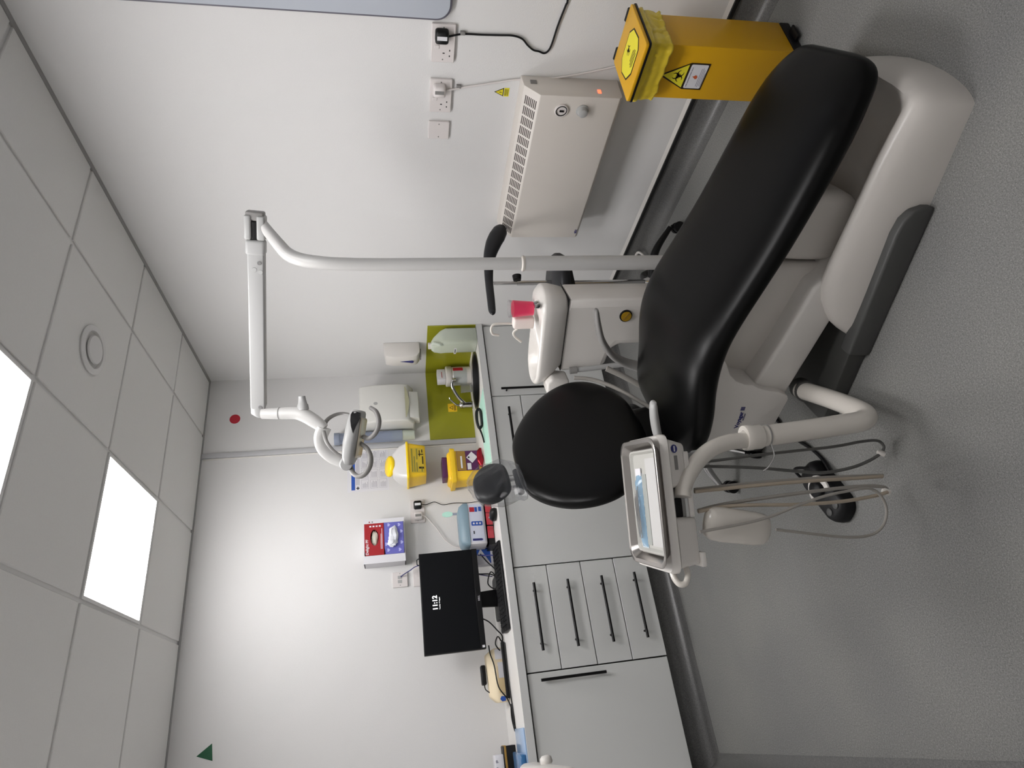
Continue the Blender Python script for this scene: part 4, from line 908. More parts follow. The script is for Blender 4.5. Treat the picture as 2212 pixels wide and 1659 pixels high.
for k, w in enumerate((0.05, 0.062, 0.055, 0.04)): lidp([(-0.025 - w / 2 + 0.02, -0.046 + k * 0.008), (-0.025 + w / 2 + 0.02, -0.046 + k * 0.008), (-0.025 + w / 2 + 0.02, -0.043 + k * 0.008), (-0.025 - w / 2 + 0.02, -0.043 + k * 0.008)], 0.001, None, '', sb)
sb.obj('lid_small_print', M['label_ink'], t, smooth=False)

# ------------------------------------------------------------------ dental chair
CO = Vector((1.19, 0.814, 0)); CA = math.atan2(0.894, -0.448)
def c(s, w, z): return Vector((s, -w, z))
chair = thing('dental_chair', 'reclining black upholstered dental chair on a white and grey base', 'chair', CO, CA)
# base shell
def interp(tab, x):
    if x <= tab[0][0]: return tab[0][1]
    for (a, b), (c_, d) in zip(tab, tab[1:]):
        if x <= c_: return b + (d - b) * (x - a) / (c_ - a)
    return tab[-1][1]
zr = [(-0.02, 0.135), (0.05, 0.142), (0.16, 0.165), (0.35, 0.185), (0.50, 0.200), (0.54, 0.193), (0.58, 0.170), (0.64, 0.120), (0.70, 0.012)]
rings = []
K = [(0.0, 0.002, 0, 1.0), (0.003, 0.35, 0, 1), (0.010, 0.68, 0, 1), (0.022, 0.90, 0, 1), (0.038, 1.0, 0.05, 1), (0.055, 1.0, 0.35, 0.95), (0.08, 1, 0.75, 0.85), (0.12, 1, 1, 0.6), (0.18, 1, 1, 0.3)] + [(s, 1, 1, 0) for s in (0.26, 0.35, 0.45, 0.52, 0.56, 0.60, 0.63, 0.655, 0.68, 0.70)]
half = [(-0.004, 0.0), (-0.002, 0.25), (0.004, 0.55), (0.014, 0.80), (0.027, 0.945), (0.042, 1.0), (0.056, 0.985)]
inn_ = [(0.072, 0.30), (0.095, 0.62), (0.13, 0.85), (0.19, 1.0), (0.265, 1.0)]
for ds, hz, rec, warp in K:
    s0 = ds; zz = interp(zr, s0) * hz; ring = []
    def P_(w, z):
        q_ = abs((w - 0.265) / 0.269); sw = s0 - 0.055 * warp * (1 - q_ ** 2) + 0.012 * warp * max(0, q_) ** 12; ring.append(c(sw, w, z))
    side = [(w, k * zz) for w, k in half] + [(w, zz * 0.985 - 0.075 * k * rec * min(1, zz / 0.15)) for w, k in inn_]
    for w, z in side: P_(w, z)
    for w, z in side[-2::-1]: P_(0.53 - w, z)
    rings.append(ring)
MB().rings(rings).obj('base_shell', M['base_white'], chair, angle=60)
MB().prism([(0.262, 0.0), (0.262, 0.03), (0.275, 0.062), (0.30, 0.078), (0.34, 0.084), (0.715, 0.074), (0.72, 0.0)], lambda a, b: c(a, -0.026, b), lambda a, b: c(a, 0.02, b)).obj('side_panel', M['dark_grey'], chair, bevel=0.008, seg=3)
MB().prism([(0.60, 0.0), (0.60, 0.052), (0.70, 0.060), (0.98, 0.052), (1.0, 0.0)], lambda a, b: c(a, -0.012, b), lambda a, b: c(a, 0.50, b)).obj('base_plate', M['plate'], chair, bevel=0.006)
MB().prism([(0.44, 0.11), (0.64, 0.118), (0.90, 0.178), (1.03, 0.20), (1.02, 0.34), (0.857, 0.302), (0.70, 0.255), (0.52, 0.212)], lambda a, b: c(a, 0.045, b), lambda a, b: c(a, 0.485, b)).obj('lift_arm', M['white'], chair, bevel=0.012, seg=3)
MB().prism([(0.30, 0.09), (0.27, 0.16), (0.27, 0.24), (0.33, 0.315), (0.47, 0.375), (0.478, 0.20), (0.478, 0.09)], lambda a, b: c(a, 0.12, b), lambda a, b: c(a, 0.41, b)).obj('column_shield', M['base_white'], chair, bevel=0.03, seg=4)
MB().prism([(0.482, 0.12), (0.482, 0.375), (0.85, 0.44), (0.98, 0.44), (0.98, 0.30), (0.80, 0.27)], lambda a, b: c(a, 0.115, b), lambda a, b: c(a, 0.415, b)).obj('rear_shield', M['base_white'], chair, bevel=0.02, seg=4)
MB().prism([(0.735, 0.452), (0.765, 0.432), (0.795, 0.415), (0.82, 0.388), (0.835, 0.352), (0.838, 0.325), (0.852, 0.300), (0.864, 0.262), (0.870, 0.225), (0.885, 0.190), (0.90, 0.182), (1.045, 0.205), (1.055, 0.33), (1.075, 0.39), (1.10, 0.43), (1.08, 0.46)], lambda a, b: c(a, 0.018, b), lambda a, b: c(a, 0.51, b)).obj('seat_bracket', M['white'], chair, bevel=0.007, seg=2)
text('Voyager III', 0.0195, c(1.005, 0.0172, 0.330), (-1, 0, -0.02), UPZ, M['navy'], chair, 'badge_lettering', bold=0.0006)
text('BELMONT', 0.0062, c(0.975, 0.0172, 0.319), (-1, 0, -0.02), UPZ, M['navy'], chair, 'badge_small_lettering')
# seat cushion
def sup(v, e): return math.copysign(abs(v) ** (2.0 / e), v)
def refine(tab, k=4):
    out = []
    for i in range(len(tab) - 1):
        p0 = tab[max(0, i - 1)]; p1 = tab[i]; p2 = tab[i + 1]; p3 = tab[min(len(tab) - 1, i + 2)]
        for j in range(k):
            t = j / k
            out.append(tuple(0.5 * (2 * b_ + (c_ - a_) * t + (2 * a_ - 5 * b_ + 4 * c_ - d_) * t * t + (3 * b_ - a_ - 3 * c_ + d_) * t ** 3) for a_, b_, c_, d_ in zip(p0, p1, p2, p3)))
    return out + [tab[-1]]
def cushion(stations, name, m, parent, n=64, e=4.2, ev=2.5, crown=0.006):
    rs = []; stations = refine(stations, 3)
    for s, zt, th, w0, w1 in stations:
        cw, hw = (w0 + w1) / 2, (w1 - w0) / 2; ring = []
        for i in range(n):
            a = 2 * math.pi * i / n; x = sup(math.cos(a), e); y = sup(math.sin(a), ev)
            ring.append(c(s, cw + hw * x, zt - th / 2 + th / 2 * y + (crown * (1 - x * x) if y > 0 else 0)))
        rs.append(ring)
    return MB().rings(rs).obj(name, m, parent, angle=80)
ST = [(-0.062, 0.222, 0.012, 0.20, 0.40), (-0.056, 0.240, 0.045, 0.155, 0.43), (-0.040, 0.256, 0.075, 0.12, 0.455), (-0.01, 0.278, 0.096, 0.09, 0.475), (0.04, 0.306, 0.104, 0.062, 0.49), (0.12, 0.335, 0.106, 0.040, 0.502),
      (0.25, 0.374, 0.106, 0.028, 0.508), (0.40, 0.420, 0.104, 0.020, 0.512), (0.52, 0.465, 0.104, 0.014, 0.516), (0.62, 0.505, 0.106, 0.008, 0.520), (0.70, 0.532, 0.110, 0.002, 0.524),
      (0.78, 0.543, 0.114, -0.004, 0.528), (0.86, 0.538, 0.114, -0.008, 0.530), (0.95, 0.522, 0.114, -0.008, 0.530), (1.03, 0.512, 0.112, -0.002, 0.526), (1.08, 0.508, 0.106, 0.012, 0.514), (1.115, 0.500, 0.09, 0.035, 0.49), (1.13, 0.486, 0.05, 0.07, 0.46), (1.135, 0.47, 0.012, 0.12, 0.41)]
cushion(ST, 'seat_cushion', M['leather'], chair)
# backrest: lower neck and wide oval pad, tilted back
def plane(w, h, nrm, s1=1.15, z1=0.70, tl=0.45):
    k = math.hypot(1, tl); ds, dz = tl / k, 1 / k
    L = (h - z1) * k                     # h = world height on the plane
    return c(s1 + ds * L - dz * nrm, w, z1 + dz * L + ds * nrm)      # nrm > 0 towards the sitter
def pad(tab, name, m, parent, cw=0.228, n=64, e=2.6, curve=0.25, **kw):
    rs = []; tab = refine(tab, 4)
    for h, hw, th, off in tab:
        ring = []
        for i in range(n):
            a = 2 * math.pi * i / n; x = sup(math.cos(a), 2.15); y = sup(math.sin(a), e)
            ring.append(plane(cw + hw * x, h, off + th * y + curve * (hw * x) ** 2, **kw))
        rs.append(ring)
    return MB().rings(rs).obj(name, m, parent, angle=80)
pad([(0.40, 0.09, 0.02, -0.10), (0.42, 0.105, 0.045, -0.10), (0.50, 0.105, 0.05, -0.095), (0.60, 0.12, 0.045, -0.075), (0.68, 0.16, 0.03, -0.055)], 'lower_backrest', M['leather'], chair, cw=0.225)
MB().box(0.95, 1.16, -0.34, -0.12, 0.36, 0.43).obj('back_hinge', M['dark_grey'], chair, bevel=0.01)
pad([(0.585, 0.05, 0.010, 0.0), (0.592, 0.11, 0.026, 0.0), (0.61, 0.165, 0.036, 0.0), (0.64, 0.226, 0.043, 0.0), (0.68, 0.276, 0.047, 0.0), (0.73, 0.305, 0.049, 0.0), (0.78, 0.311, 0.05, 0), (0.83, 0.300, 0.05, 0), (0.88, 0.274, 0.049, 0), (0.925, 0.235, 0.046, 0), (0.962, 0.188, 0.041, 0), (0.988, 0.140, 0.033, 0), (1.000, 0.095, 0.022, 0), (1.005, 0.04, 0.006, 0)], 'backrest', M['leather'], chair, cw=0.204)
pad([(0.64, 0.16, 0.01, -0.05), (0.66, 0.22, 0.02, -0.055), (0.80, 0.26, 0.022, -0.056), (0.92, 0.20, 0.02, -0.055), (0.94, 0.14, 0.01, -0.05)], 'back_shell', M['white'], chair, curve=0.2)
# headrest and its bracket
pad([(1.036, 0.03, 0.010, 0.0), (1.040, 0.055, 0.022, 0.0), (1.055, 0.074, 0.03, 0.0), (1.085, 0.088, 0.034, 0.0), (1.115, 0.084, 0.033, 0.0), (1.140, 0.064, 0.027, 0.0), (1.152, 0.042, 0.018, 0.0), (1.156, 0.015, 0.006, 0.0)], 'headrest', mat('headrest_grey', (20, 20, 22), 0.4, spec=0.25), chair, cw=0.180, curve=0.6)
for w in (0.16, 0.20):
    MB().cyl(plane(w, 0.95, -0.05), plane(w, 1.06, -0.028), 0.007, n=12).obj('headrest_post', M['chrome'], chair)
MB().cyl(plane(0.125, 1.015, -0.035), plane(0.235, 1.015, -0.035), 0.012, n=14).obj('headrest_pivot', M['black_plastic'], chair)
# armrests
for sgn, w in ((1, 0.562), (-1, -0.030)):
    k = 1 if sgn > 0 else -1
    wi = w - 0.05 * k
    MB().tube([c(0.848, w, 0.668), c(0.862, w, 0.668), c(0.91, w, 0.655), c(0.98, w, 0.628), c(1.045, w, 0.580), c(1.085, w, 0.520), c(1.10, w - 0.015 * k, 0.46), c(1.10, wi, 0.43)], [0.006, 0.0105, 0.0125, 0.013, 0.014, 0.016, 0.018, 0.018], n=16, up=(0, 0, 1), flat=1.9).obj('armrest', M['mid_grey'] if sgn > 0 else M['light_grey'], chair, angle=70)
# clear hygiene cover over the headrest
wh = [on(1400, 585, 'z', 0.012), on(1392, 556, 'z', 0.03), on(1380, 545, 'z', 0.06), on(1372, 556, 'z', 0.05), on(1366, 590, 'z', 0.012), on(1372, 620, 'z', 0.012)]
tag(MB().tube(wh, 0.007, n=10).obj('hose', M['white']), 'white hose looping up from the floor behind the light pole', 'hose')
bag = thing('headrest_cover', 'clear crumpled plastic cover pulled over the headrest', 'cover', CO, CA)
rs = []; n = 22
for h, hw, th, off, cw in ((0.982, 0.040, 0.012, 0.06, 0.065), (0.988, 0.074, 0.022, 0.055, 0.08), (1.003, 0.086, 0.03, 0.045, 0.10), (1.022, 0.090, 0.038, 0.025, 0.13), (1.048, 0.098, 0.046, 0.01, 0.155), (1.08, 0.103, 0.048, 0.0, 0.172), (1.115, 0.096, 0.047, 0.0, 0.182), (1.145, 0.078, 0.040, 0.0, 0.193), (1.166, 0.046, 0.022, 0.0, 0.205), (1.175, 0.015, 0.008, 0.0, 0.215)):
    ring = []
    for i in range(n):
        a = 2 * math.pi * (i + 0.5 * (len(rs) % 2)) / n; x, y = math.cos(a), math.sin(a)
        g = 1 + 0.16 * noise.noise(Vector((x * 2.6, y * 2.6, h * 26))) + 0.07 * noise.noise(Vector((x * 7, y * 7, h * 70)))
        ring.append(plane(cw + hw * x * g, h + 0.004 * noise.noise(Vector((x * 5, y * 5, h * 40))), off + th * y * g + 0.3 * (hw * x) ** 2))
    rs.append(ring)
b = MB().rings(rs, caps=False); b.f = [t3 for q4 in b.f for t3 in ((q4[0], q4[1], q4[2]), (q4[0], q4[2], q4[3]))]
b.obj('film', M['cover_film'], bag, smooth=False)

# ------------------------------------------------------------------ delivery unit with pipe arm, tray and hoses
TO = Vector((0.475, 1.52, 0)); TA = math.atan2(-0.34013608, 0.94037623)
unit = thing('delivery_unit', 'white instrument delivery unit on a bent white pipe arm beside the chair', 'dental unit', TO, TA)
TI = (Matrix.Translation(TO) @ Matrix.Rotation(TA, 4, 'Z')).inverted()
def tl(p): return TI @ Vector(p)
def t_(u, v, z): return Vector((u, -v, z))
MB().tube([tl(p) for p in ((0.835, 1.63, 0.125), (0.80, 1.585, 0.128), (0.74, 1.515, 0.128), (0.675, 1.447, 0.125), (0.637, 1.413, 0.130), (0.616, 1.404, 0.155), (0.611, 1.410, 0.21), (0.606, 1.424, 0.33), (0.601, 1.434, 0.452))], 0.0285, n=24, smooth=8).obj('lower_pipe', M['pipe'], unit, angle=70)
MB().cyl(tl((0.86, 1.66, 0.10)), tl((0.815, 1.605, 0.127)), 0.034, 0.034, n=24).obj('pipe_socket', M['plate'], unit)
MB().lathe([(0.0285, 0.0), (0.0303, 0.001), (0.0303, 0.004), (0.0285, 0.005)], tl((0.6018, 1.4325, 0.434)), (-0.03, 0.05, 1), 28, caps=False).obj('groove_ring', M['mid_grey'], unit, angle=50)
MB().lathe([(0.029, 0.0), (0.0325, 0.003), (0.0335, 0.006), (0.0335, 0.026), (0.0345, 0.030), (0.0345, 0.046), (0.033, 0.050), (0.020, 0.050), (0.02, 0.0)], tl((0.601, 1.434, 0.452)), (-0.03, 0.05, 1), 32, caps=False).obj('collar', M['pipe'], unit, angle=30)
MB().tube([tl((0.600, 1.436, 0.495)), tl(at(1605, 951, 1.685)), tl(at(1572, 956, 1.67)), tl(at(1537, 970, 1.65)), tl(at(1507, 996, 1.625)), tl(at(1486, 1029, 1.60)), tl(at(1476, 1056, 1.585)), tl(at(1475, 1073, 1.578))], [0.0215] * 5 + [0.021, 0.0205, 0.0205], n=22, smooth=7).obj('upper_pipe', M['pipe'], unit, angle=70)
MB().tube([tl(at(1665, 958, 1.68)), tl(at(1672, 985, 1.67)), tl(at(1660, 1008, 1.66)), tl(at(1648, 1018, 1.66))], 0.0022, n=8).obj('hose_clip', M['chrome'], unit)
def rr3(x0, y0, x1, y1, r, z, k=4): return [Vector((p[0], p[1], z)) for p in rrect(x0, y0, x1, y1, r, k)]
MB().rings([rr3(-0.168, -0.100, 0.160, 0.125, 0.02, 0.748), rr3(-0.176, -0.114, 0.166, 0.130, 0.024, 0.756), rr3(-0.176, -0.114, 0.166, 0.130, 0.024, 0.768), rr3(-0.172, -0.110, 0.162, 0.126, 0.024, 0.776)]).obj('table_top', M['white'], unit, angle=50)
# body under the table: right pod, bridge, left pod
MB().rings([rr3(0.035, -0.080, 0.142, 0.10, 0.015, 0.698), rr3(0.03, -0.098, 0.155, 0.11, 0.015, 0.7475)]).obj('control_pod', M['white'], unit, bevel=0.004)
MB().rings([rr3(-0.160, -0.085, -0.045, 0.10, 0.012, 0.690), rr3(-0.166, -0.100, -0.042, 0.11, 0.014, 0.7475)]).obj('control_pod', M['white'], unit, bevel=0.004)
MB().box(-0.045, 0.035, -0.06, 0.10, 0.700, 0.7475).obj('bridge', M['light_grey'], unit, bevel=0.004)
MB().box(-0.044, 0.004, -0.066, -0.058, 0.712, 0.745).obj('dark_opening', M['black_plastic'], unit, bevel=0.004)
MB().box(-0.166, -0.13, -0.095, 0.0, 0.678, 0.691).obj('lower_lip', M['white'], unit, bevel=0.003)
MB().box(-0.045, 0.12, -0.085, -0.078, 0.690, 0.704).obj('front_rail', M['white'], unit, bevel=0.003)
def nearface(u, z, lift): # point on the sloping near face of the right pod
    k = (z - 0.698) / (0.7475 - 0.698); return Vector((u, -(0.080 + 0.018 * k + lift), z))
upn = Vector((0, -0.018, 0.0495)).normalized()
b = MB().prism(circ(0, 0, 0.0105, 24), lambda a, q: nearface(0.128, 0.731, 0.0003) + Vector((1, 0, 0)) * a + upn * q, lambda a, q: nearface(0.128, 0.731, 0.0018) + Vector((1, 0, 0)) * a + upn * q).obj('round_badge', M['navy'], unit)
sheet(rect(-0.007, -0.002, 0.007, 0.002), nearface(0.128, 0.731, 0.0020), BX, upn, 0.0004, M['paper'], unit, 'badge_bar')
sheet(rect(-0.018, -0.0055, 0.018, 0.0055), nearface(0.093, 0.729, 0.0004), BX, upn, 0.0006, M['mid_grey'], unit, 'rating_plate')
MB().tube([t_(-0.172, 0.075, 0.764), t_(-0.188, 0.085, 0.763), t_(-0.200, 0.095, 0.756), t_(-0.198, 0.098, 0.742), t_(-0.180, 0.093, 0.732), t_(-0.160, 0.08, 0.730)], 0.0075, n=12).obj('grab_handle', M['pipe'], unit, angle=70)
# white hand-piece pod hanging under the table
hp = tl(at(1592, 1137, 1.62)); 
up_dir = (tl(at(1512, 1128, 1.60)) - tl(at(1672, 1148, 1.645))).normalized(); rt = (tl(at(1592, 1100, 1.62)) - tl(at(1592, 1175, 1.62))).normalized()
rt = (rt - up_dir * rt.dot(up_dir)).normalized(); fr_ = up_dir.cross(rt)
rs = []
for k, sc in ((-1.0, 0.28), (-0.97, 0.55), (-0.90, 0.78), (-0.78, 0.93), (-0.5, 1.0), (0.5, 1.04), (0.8, 0.98), (0.92, 0.82), (0.98, 0.55), (1.0, 0.25)):
    rs.append([hp + up_dir * (k * 0.093) + rt * (0.043 * sc * sup(math.cos(a), 3)) + fr_ * (0.024 * sc * sup(math.sin(a), 2.6)) for a in [2 * math.pi * i / 28 for i in range(28)]])
MB().rings(rs).obj('bottle', M['pipe'], unit, angle=70)
def hz(x, y, x0=1510, base=1.60): return tl(at(x, y, base + (x - x0) * 0.00027))
H = [('hose', 'hose_dark', 0.0042, 1.72, [(1500, 1000), (1560, 993), (1620, 985), (1700, 976), (1800, 965), (1860, 954), (1895, 952), (1909, 964), (1905, 978)]),
     ('hose', 'hose_dark', 0.0046, 1.72, [(1902, 980), (1880, 994), (1840, 1010), (1780, 1021), (1720, 1018), (1640, 1011), (1560, 1008), (1500, 1008)]),
     ('hose', 'hose', 0.0050, 1.64, [(1500, 1058), (1560, 1051), (1640, 1043), (1750, 1034), (1850, 1029), (1907, 1027)]),
     ('hose', 'hose_warm', 0.0048, 1.62, [(1500, 1062), (1560, 1056), (1640, 1048), (1750, 1039), (1850, 1033), (1906, 1029)]),
     ('hose', 'hose', 0.0048, 1.62, [(1508, 1103), (1550, 1092), (1620, 1080), (1700, 1069), (1800, 1056), (1870, 1050), (1908, 1052), (1918, 1060)]),
     ('hose', 'hose_warm', 0.0048, 1.60, [(1917, 1063), (1890, 1071), (1820, 1083), (1720, 1090), (1620, 1091), (1560, 1095), (1508, 1105)]),
     ('hose', 'hose', 0.0037, 1.56, [(1512, 1149), (1560, 1140), (1620, 1128), (1670, 1114), (1720, 1093), (1780, 1072), (1830, 1061), (1875, 1055), (1900, 1068), (1914, 1095), (1912, 1125), (1896, 1148), (1866, 1159), (1820, 1160), (1760, 1154), (1676, 1144)])]
for nm, mm, r, bs, pp in H:
    MB().tube([hz(x, y, base=bs) for x, y in pp], r, n=10, smooth=5).obj(nm, M[mm], unit, angle=70)
for (x, y), bs in (((1904, 979), 1.72), ((1915, 1062), 1.61)):
    p = hz(x, y, base=bs); MB().lathe([(0.004, -0.010), (0.0085, -0.008), (0.009, 0.006), (0.005, 0.012)], p, (0.4, 0.2, 1), 16).obj('hose_connector', M['white'], unit, angle=50)
# steel tray, liner, instruments
tray = thing('instrument_tray', 'stainless steel tray with rounded corners on top of the delivery unit', 'tray', TO, TA)
q = 0.7765
MB().rings([rr3(-0.138, -0.108, 0.138, 0.088, 0.022, q + 0.0005), rr3(-0.150, -0.122, 0.150, 0.100, 0.03, q + 0.021), rr3(-0.158, -0.130, 0.158, 0.108, 0.034, q + 0.0225), rr3(-0.158, -0.130, 0.158, 0.108, 0.034, q + 0.0205),
            ], caps=True).obj('tray_pan', M['steel'], tray, angle=40) if False else None
pan = MB().rings([rr3(-0.136, -0.106, 0.136, 0.086, 0.022, q + 0.0002), rr3(-0.151, -0.123, 0.151, 0.101, 0.03, q + 0.0205), rr3(-0.159, -0.131, 0.159, 0.109, 0.034, q + 0.0205), rr3(-0.160, -0.132, 0.160, 0.110, 0.035, q + 0.0225), rr3(-0.158, -0.130, 0.158, 0.108, 0.034, q + 0.0238), rr3(-0.149, -0.121, 0.149, 0.099, 0.03, q + 0.0228), rr3(-0.135, -0.105, 0.135, 0.085, 0.021, q + 0.0022)], caps=True)
pan.obj('pan', M['steel'], tray, angle=35)
liner = thing('tray_liner', 'shallow white plastic liner inside the steel tray', 'liner', TO, TA)
q2 = q + 0.0028
MB().rings([rr3(-0.122, -0.092, 0.124, 0.068, 0.012, q2), rr3(-0.128, -0.098, 0.130, 0.074, 0.014, q2 + 0.008), rr3(-0.130, -0.100, 0.132, 0.076, 0.014, q2 + 0.008), rr3(-0.126, -0.096, 0.128, 0.072, 0.013, q2 + 0.0085), rr3(-0.120, -0.090, 0.122, 0.066, 0.012, q2 + 0.0015)]).obj('liner_body', mat('liner_plastic', (172, 171, 165), 0.45), liner, angle=35)
o = MB().rings([rr3(-0.113, -0.084, 0.110, -0.018, 0.004, q2 + 0.002), rr3(-0.113, -0.084, 0.110, -0.018, 0.004, q2 + 0.0035)]).obj('paper_sheet', mat('tray_paper', (186, 185, 183), 0.7))
o.location = TO; o.rotation_euler = (0, 0, TA); tag(o, 'white paper strip along the near side of the tray', 'paper')
o = MB().rings([rr3(-0.112, -0.016, 0.07, 0.012, 0.004, q2 + 0.002), rr3(-0.112, -0.016, 0.07, 0.012, 0.004, q2 + 0.004)]).obj('paper_strip', mat('grey_strip', (150, 153, 148), 0.5))
o.location = TO; o.rotation_euler = (0, 0, TA); tag(o, 'grey strip lying between the pouch and the white paper', 'paper')
po = thing('sterile_pouch', 'blue and clear sterile pouch with metal instruments lying on the tray', 'pouch', TO, TA)
vs = []; nx, ny = 34, 7
b = MB()
for i in range(nx):
    for j in range(ny):
        u = 0.072 - 0.190 * i / (nx - 1); e_ = math.sin(math.pi * j / (ny - 1)); v = -0.018 - 0.034 + 0.034 * j / (ny - 1) * 1.0
        zz = q2 + 0.003 + 0.010 * e_ * min(1, i / 4, (nx - 1 - i) / 4) + 0.0022 * noise.noise(Vector((i * 0.6, j * 1.3, 2)))
        vs.append((u, 0.013 + (v + 0.052) * 1.15, zz + 0.001))
fs = [(i * ny + j, i * ny + j + 1, (i + 1) * ny + j + 1, (i + 1) * ny + j) for i in range(nx - 1) for j in range(ny - 1)]
b.add(vs, fs); o = b.obj('film_upper', M['pouch_blue'], po, angle=80)
MB().rings([rr3(-0.122, 0.012, 0.074, 0.053, 0.003, q2 + 0.0022), rr3(-0.122, 0.012, 0.074, 0.053, 0.003, q2 + 0.0032)]).obj('paper_backing', mat('pouch_paper', (176, 186, 194), 0.6), po, smooth=False)
MB().box(0.066, 0.086, 0.014, 0.050, q2 + 0.0033, q2 + 0.0055).obj('printed_tab', M['paper'], po, smooth=False)
for k in range(3):
    yy = 0.022 + k * 0.009
    MB().tube([(0.04 - k * 0.01, yy, q2 + 0.0145), (0.0, yy + 0.002, q2 + 0.016), (-0.06, yy - 0.001, q2 + 0.0155), (-0.095, yy + 0.002, q2 + 0.0135)], [0.0014, 0.0026, 0.0026, 0.001], n=8).obj('instrument', M['chrome'], po)

# ------------------------------------------------------------------ cuspidor unit
cu = thing('cuspidor_unit', 'white cuspidor column with an oval bowl behind the chair', 'dental unit', CO, CA)
def pr(poly, w0, w1, name, m, bv=0.01, seg=3): return MB().prism(poly, lambda a, b: c(a, w0, b), lambda a, b: c(a, w1, b)).obj(name, m, cu, bevel=bv, seg=seg)
pr([(0.870, 0.0), (1.075, 0.0), (1.08, 0.50), (1.10, 0.53), (1.17, 0.545), (1.195, 0.57), (1.20, 0.735), (0.870, 0.735)], 0.69, 0.835, 'column', M['white'], 0.012)
pr([(0.906, 0.30), (1.06, 0.30), (1.06, 0.52), (1.10, 0.55), (1.185, 0.57), (1.188, 0.728), (0.906, 0.728)], 0.6885, 0.69, 'side_cover', M['white'], 0.0005, 1)
def rsw(s0, s1, w0, w1, r, z, k=6): return [c(p[0], p[1], z) for p in rrect(s0, w0, s1, w1, r, k)]
bw = MB(); base_r = [rsw(0.872, 1.19, 0.688, 0.838, 0.04, 0.738), rsw(0.862, 1.20, 0.678, 0.842, 0.06, 0.748), rsw(0.852, 1.240, 0.668, 0.848, 0.075, 0.775), rsw(0.844, 1.268, 0.661, 0.853, 0.085, 0.803), rsw(0.842, 1.282, 0.658, 0.855, 0.092, 0.828), rsw(0.845, 1.281, 0.660, 0.853, 0.091, 0.836), rsw(0.852, 1.276, 0.666, 0.848, 0.088, 0.841)]
cs, cw_ = 1.06, 0.757
for kk in (0.965, 0.93, 0.89, 0.84, 0.78, 0.68, 0.56, 0.42, 0.28, 0.12):
    ring = []
    for p in base_r[-1]:
        s = cs + (p.x - cs) * kk; w = cw_ + (-p.y - cw_) * kk
        e_ = ((s - 1.125) / 0.145) ** 2 + ((w - 0.757) / 0.086) ** 2
        dip = -0.05 * max(0.0, min(1.0, (1.02 - e_) / 0.35))
        hump = 0.020 * max(0, min(1, (0.97 - s) / 0.07)) * min(1, (1 - kk) / 0.12)
        ring.append(c(s, w, 0.841 + dip + hump))
    base_r.append(ring)
bw.rings(base_r).obj('bowl', M['white'], cu, angle=60)
pr([(0.868, 0.7355), (1.195, 0.7355), (1.195, 0.7385), (0.868, 0.7385)], 0.688, 0.837, 'shadow_gap', M['black_plastic'], 0.0005, 1)
MB().box(0.985, 1.035, -0.80, -0.755, 0.848, 0.935).obj('filler_block', M['pink_reflect'], cu, bevel=0.010, seg=3)
MB().tube([c(1.03, 0.80, 0.84), c(1.03, 0.80, 0.93), c(1.03, 0.80, 1.00), c(1.045, 0.795, 1.018), c(1.07, 0.79, 1.012), c(1.078, 0.79, 0.985)], 0.0052, n=12).obj('bowl_rinse_spout', M['pipe'], cu, angle=70)
MB().tube([c(1.035, 0.765, 0.915), c(1.05, 0.765, 0.93), c(1.07, 0.765, 0.925), c(1.098, 0.765, 0.895)], 0.005, n=12, smooth=3).obj('cup_filler_spout', M['pipe'], cu, angle=70)
for k, w in enumerate((0.70, 0.72)):
    MB().lathe([(0.011, 0), (0.012, 0.004), (0.008, 0.016), (0.001, 0.018)], c(0.895, w - 0.01, 0.856), (0, 0.3, 1), 16).obj('tap_button', M['chrome'], cu)
pr([(0, 0)] and [(1.215, 0.705), (1.275, 0.705), (1.292, 0.72), (1.297, 0.76), (1.285, 0.795), (1.23, 0.80), (1.205, 0.78)], 0.64, 0.72, 'suction_holder', M['white'], 0.014)
MB().cyl(c(1.19, 0.675, 0.70), c(1.15, 0.66, 0.39), 0.011, n=14).obj('support_tube', M['light_grey'], cu)
MB().cyl(c(1.19, 0.676, 0.70), c(1.186, 0.674, 0.67), 0.015, n=14).obj('tube_clamp', M['mid_grey'], cu)
CI = (Matrix.Translation(CO) @ Matrix.Rotation(CA, 4, 'Z')).inverted()
def cl(p): return CI @ Vector(p)
MB().tube([cl(at(1240, 816, 2.33)), cl(at(1280, 820, 2.33)), cl(at(1330, 838, 2.32)), cl(at(1380, 866, 2.30)), cl(at(1420, 890, 2.28))], 0.0075, n=10).obj('suction_hose', M['hose'], cu, angle=70)
MB().tube([cl(at(1310, 796, 2.42)), cl(at(1345, 812, 2.42)), cl(at(1390, 836, 2.42)), cl(at(1440, 860, 2.42))], 0.011, n=12).obj('suction_hose', M['hose'], cu, angle=70)
b = MB().lathe([(0.026, 0), (0.026, 0.006), (0.022, 0.008), (0.001, 0.009)], c(0.945, 0.689, 0.495), (0, 1, 0), 28).obj('round_cap', M['black_plastic'], cu, angle=50)
MB().lathe([(0.021, 0.0075), (0.021, 0.0105), (0.001, 0.011)], c(0.945, 0.689, 0.495), (0, 1, 0), 24).obj('mustard_disc', M['olive_cap'], b)
sheet(rect(-0.018, -0.003, 0.018, 0.003), c(0.945, 0.6775, 0.495), (-0.8, 0, -0.6), (0.6, 0, -0.8), 0.0008, M['brown_label'], b, 'slot_bar')
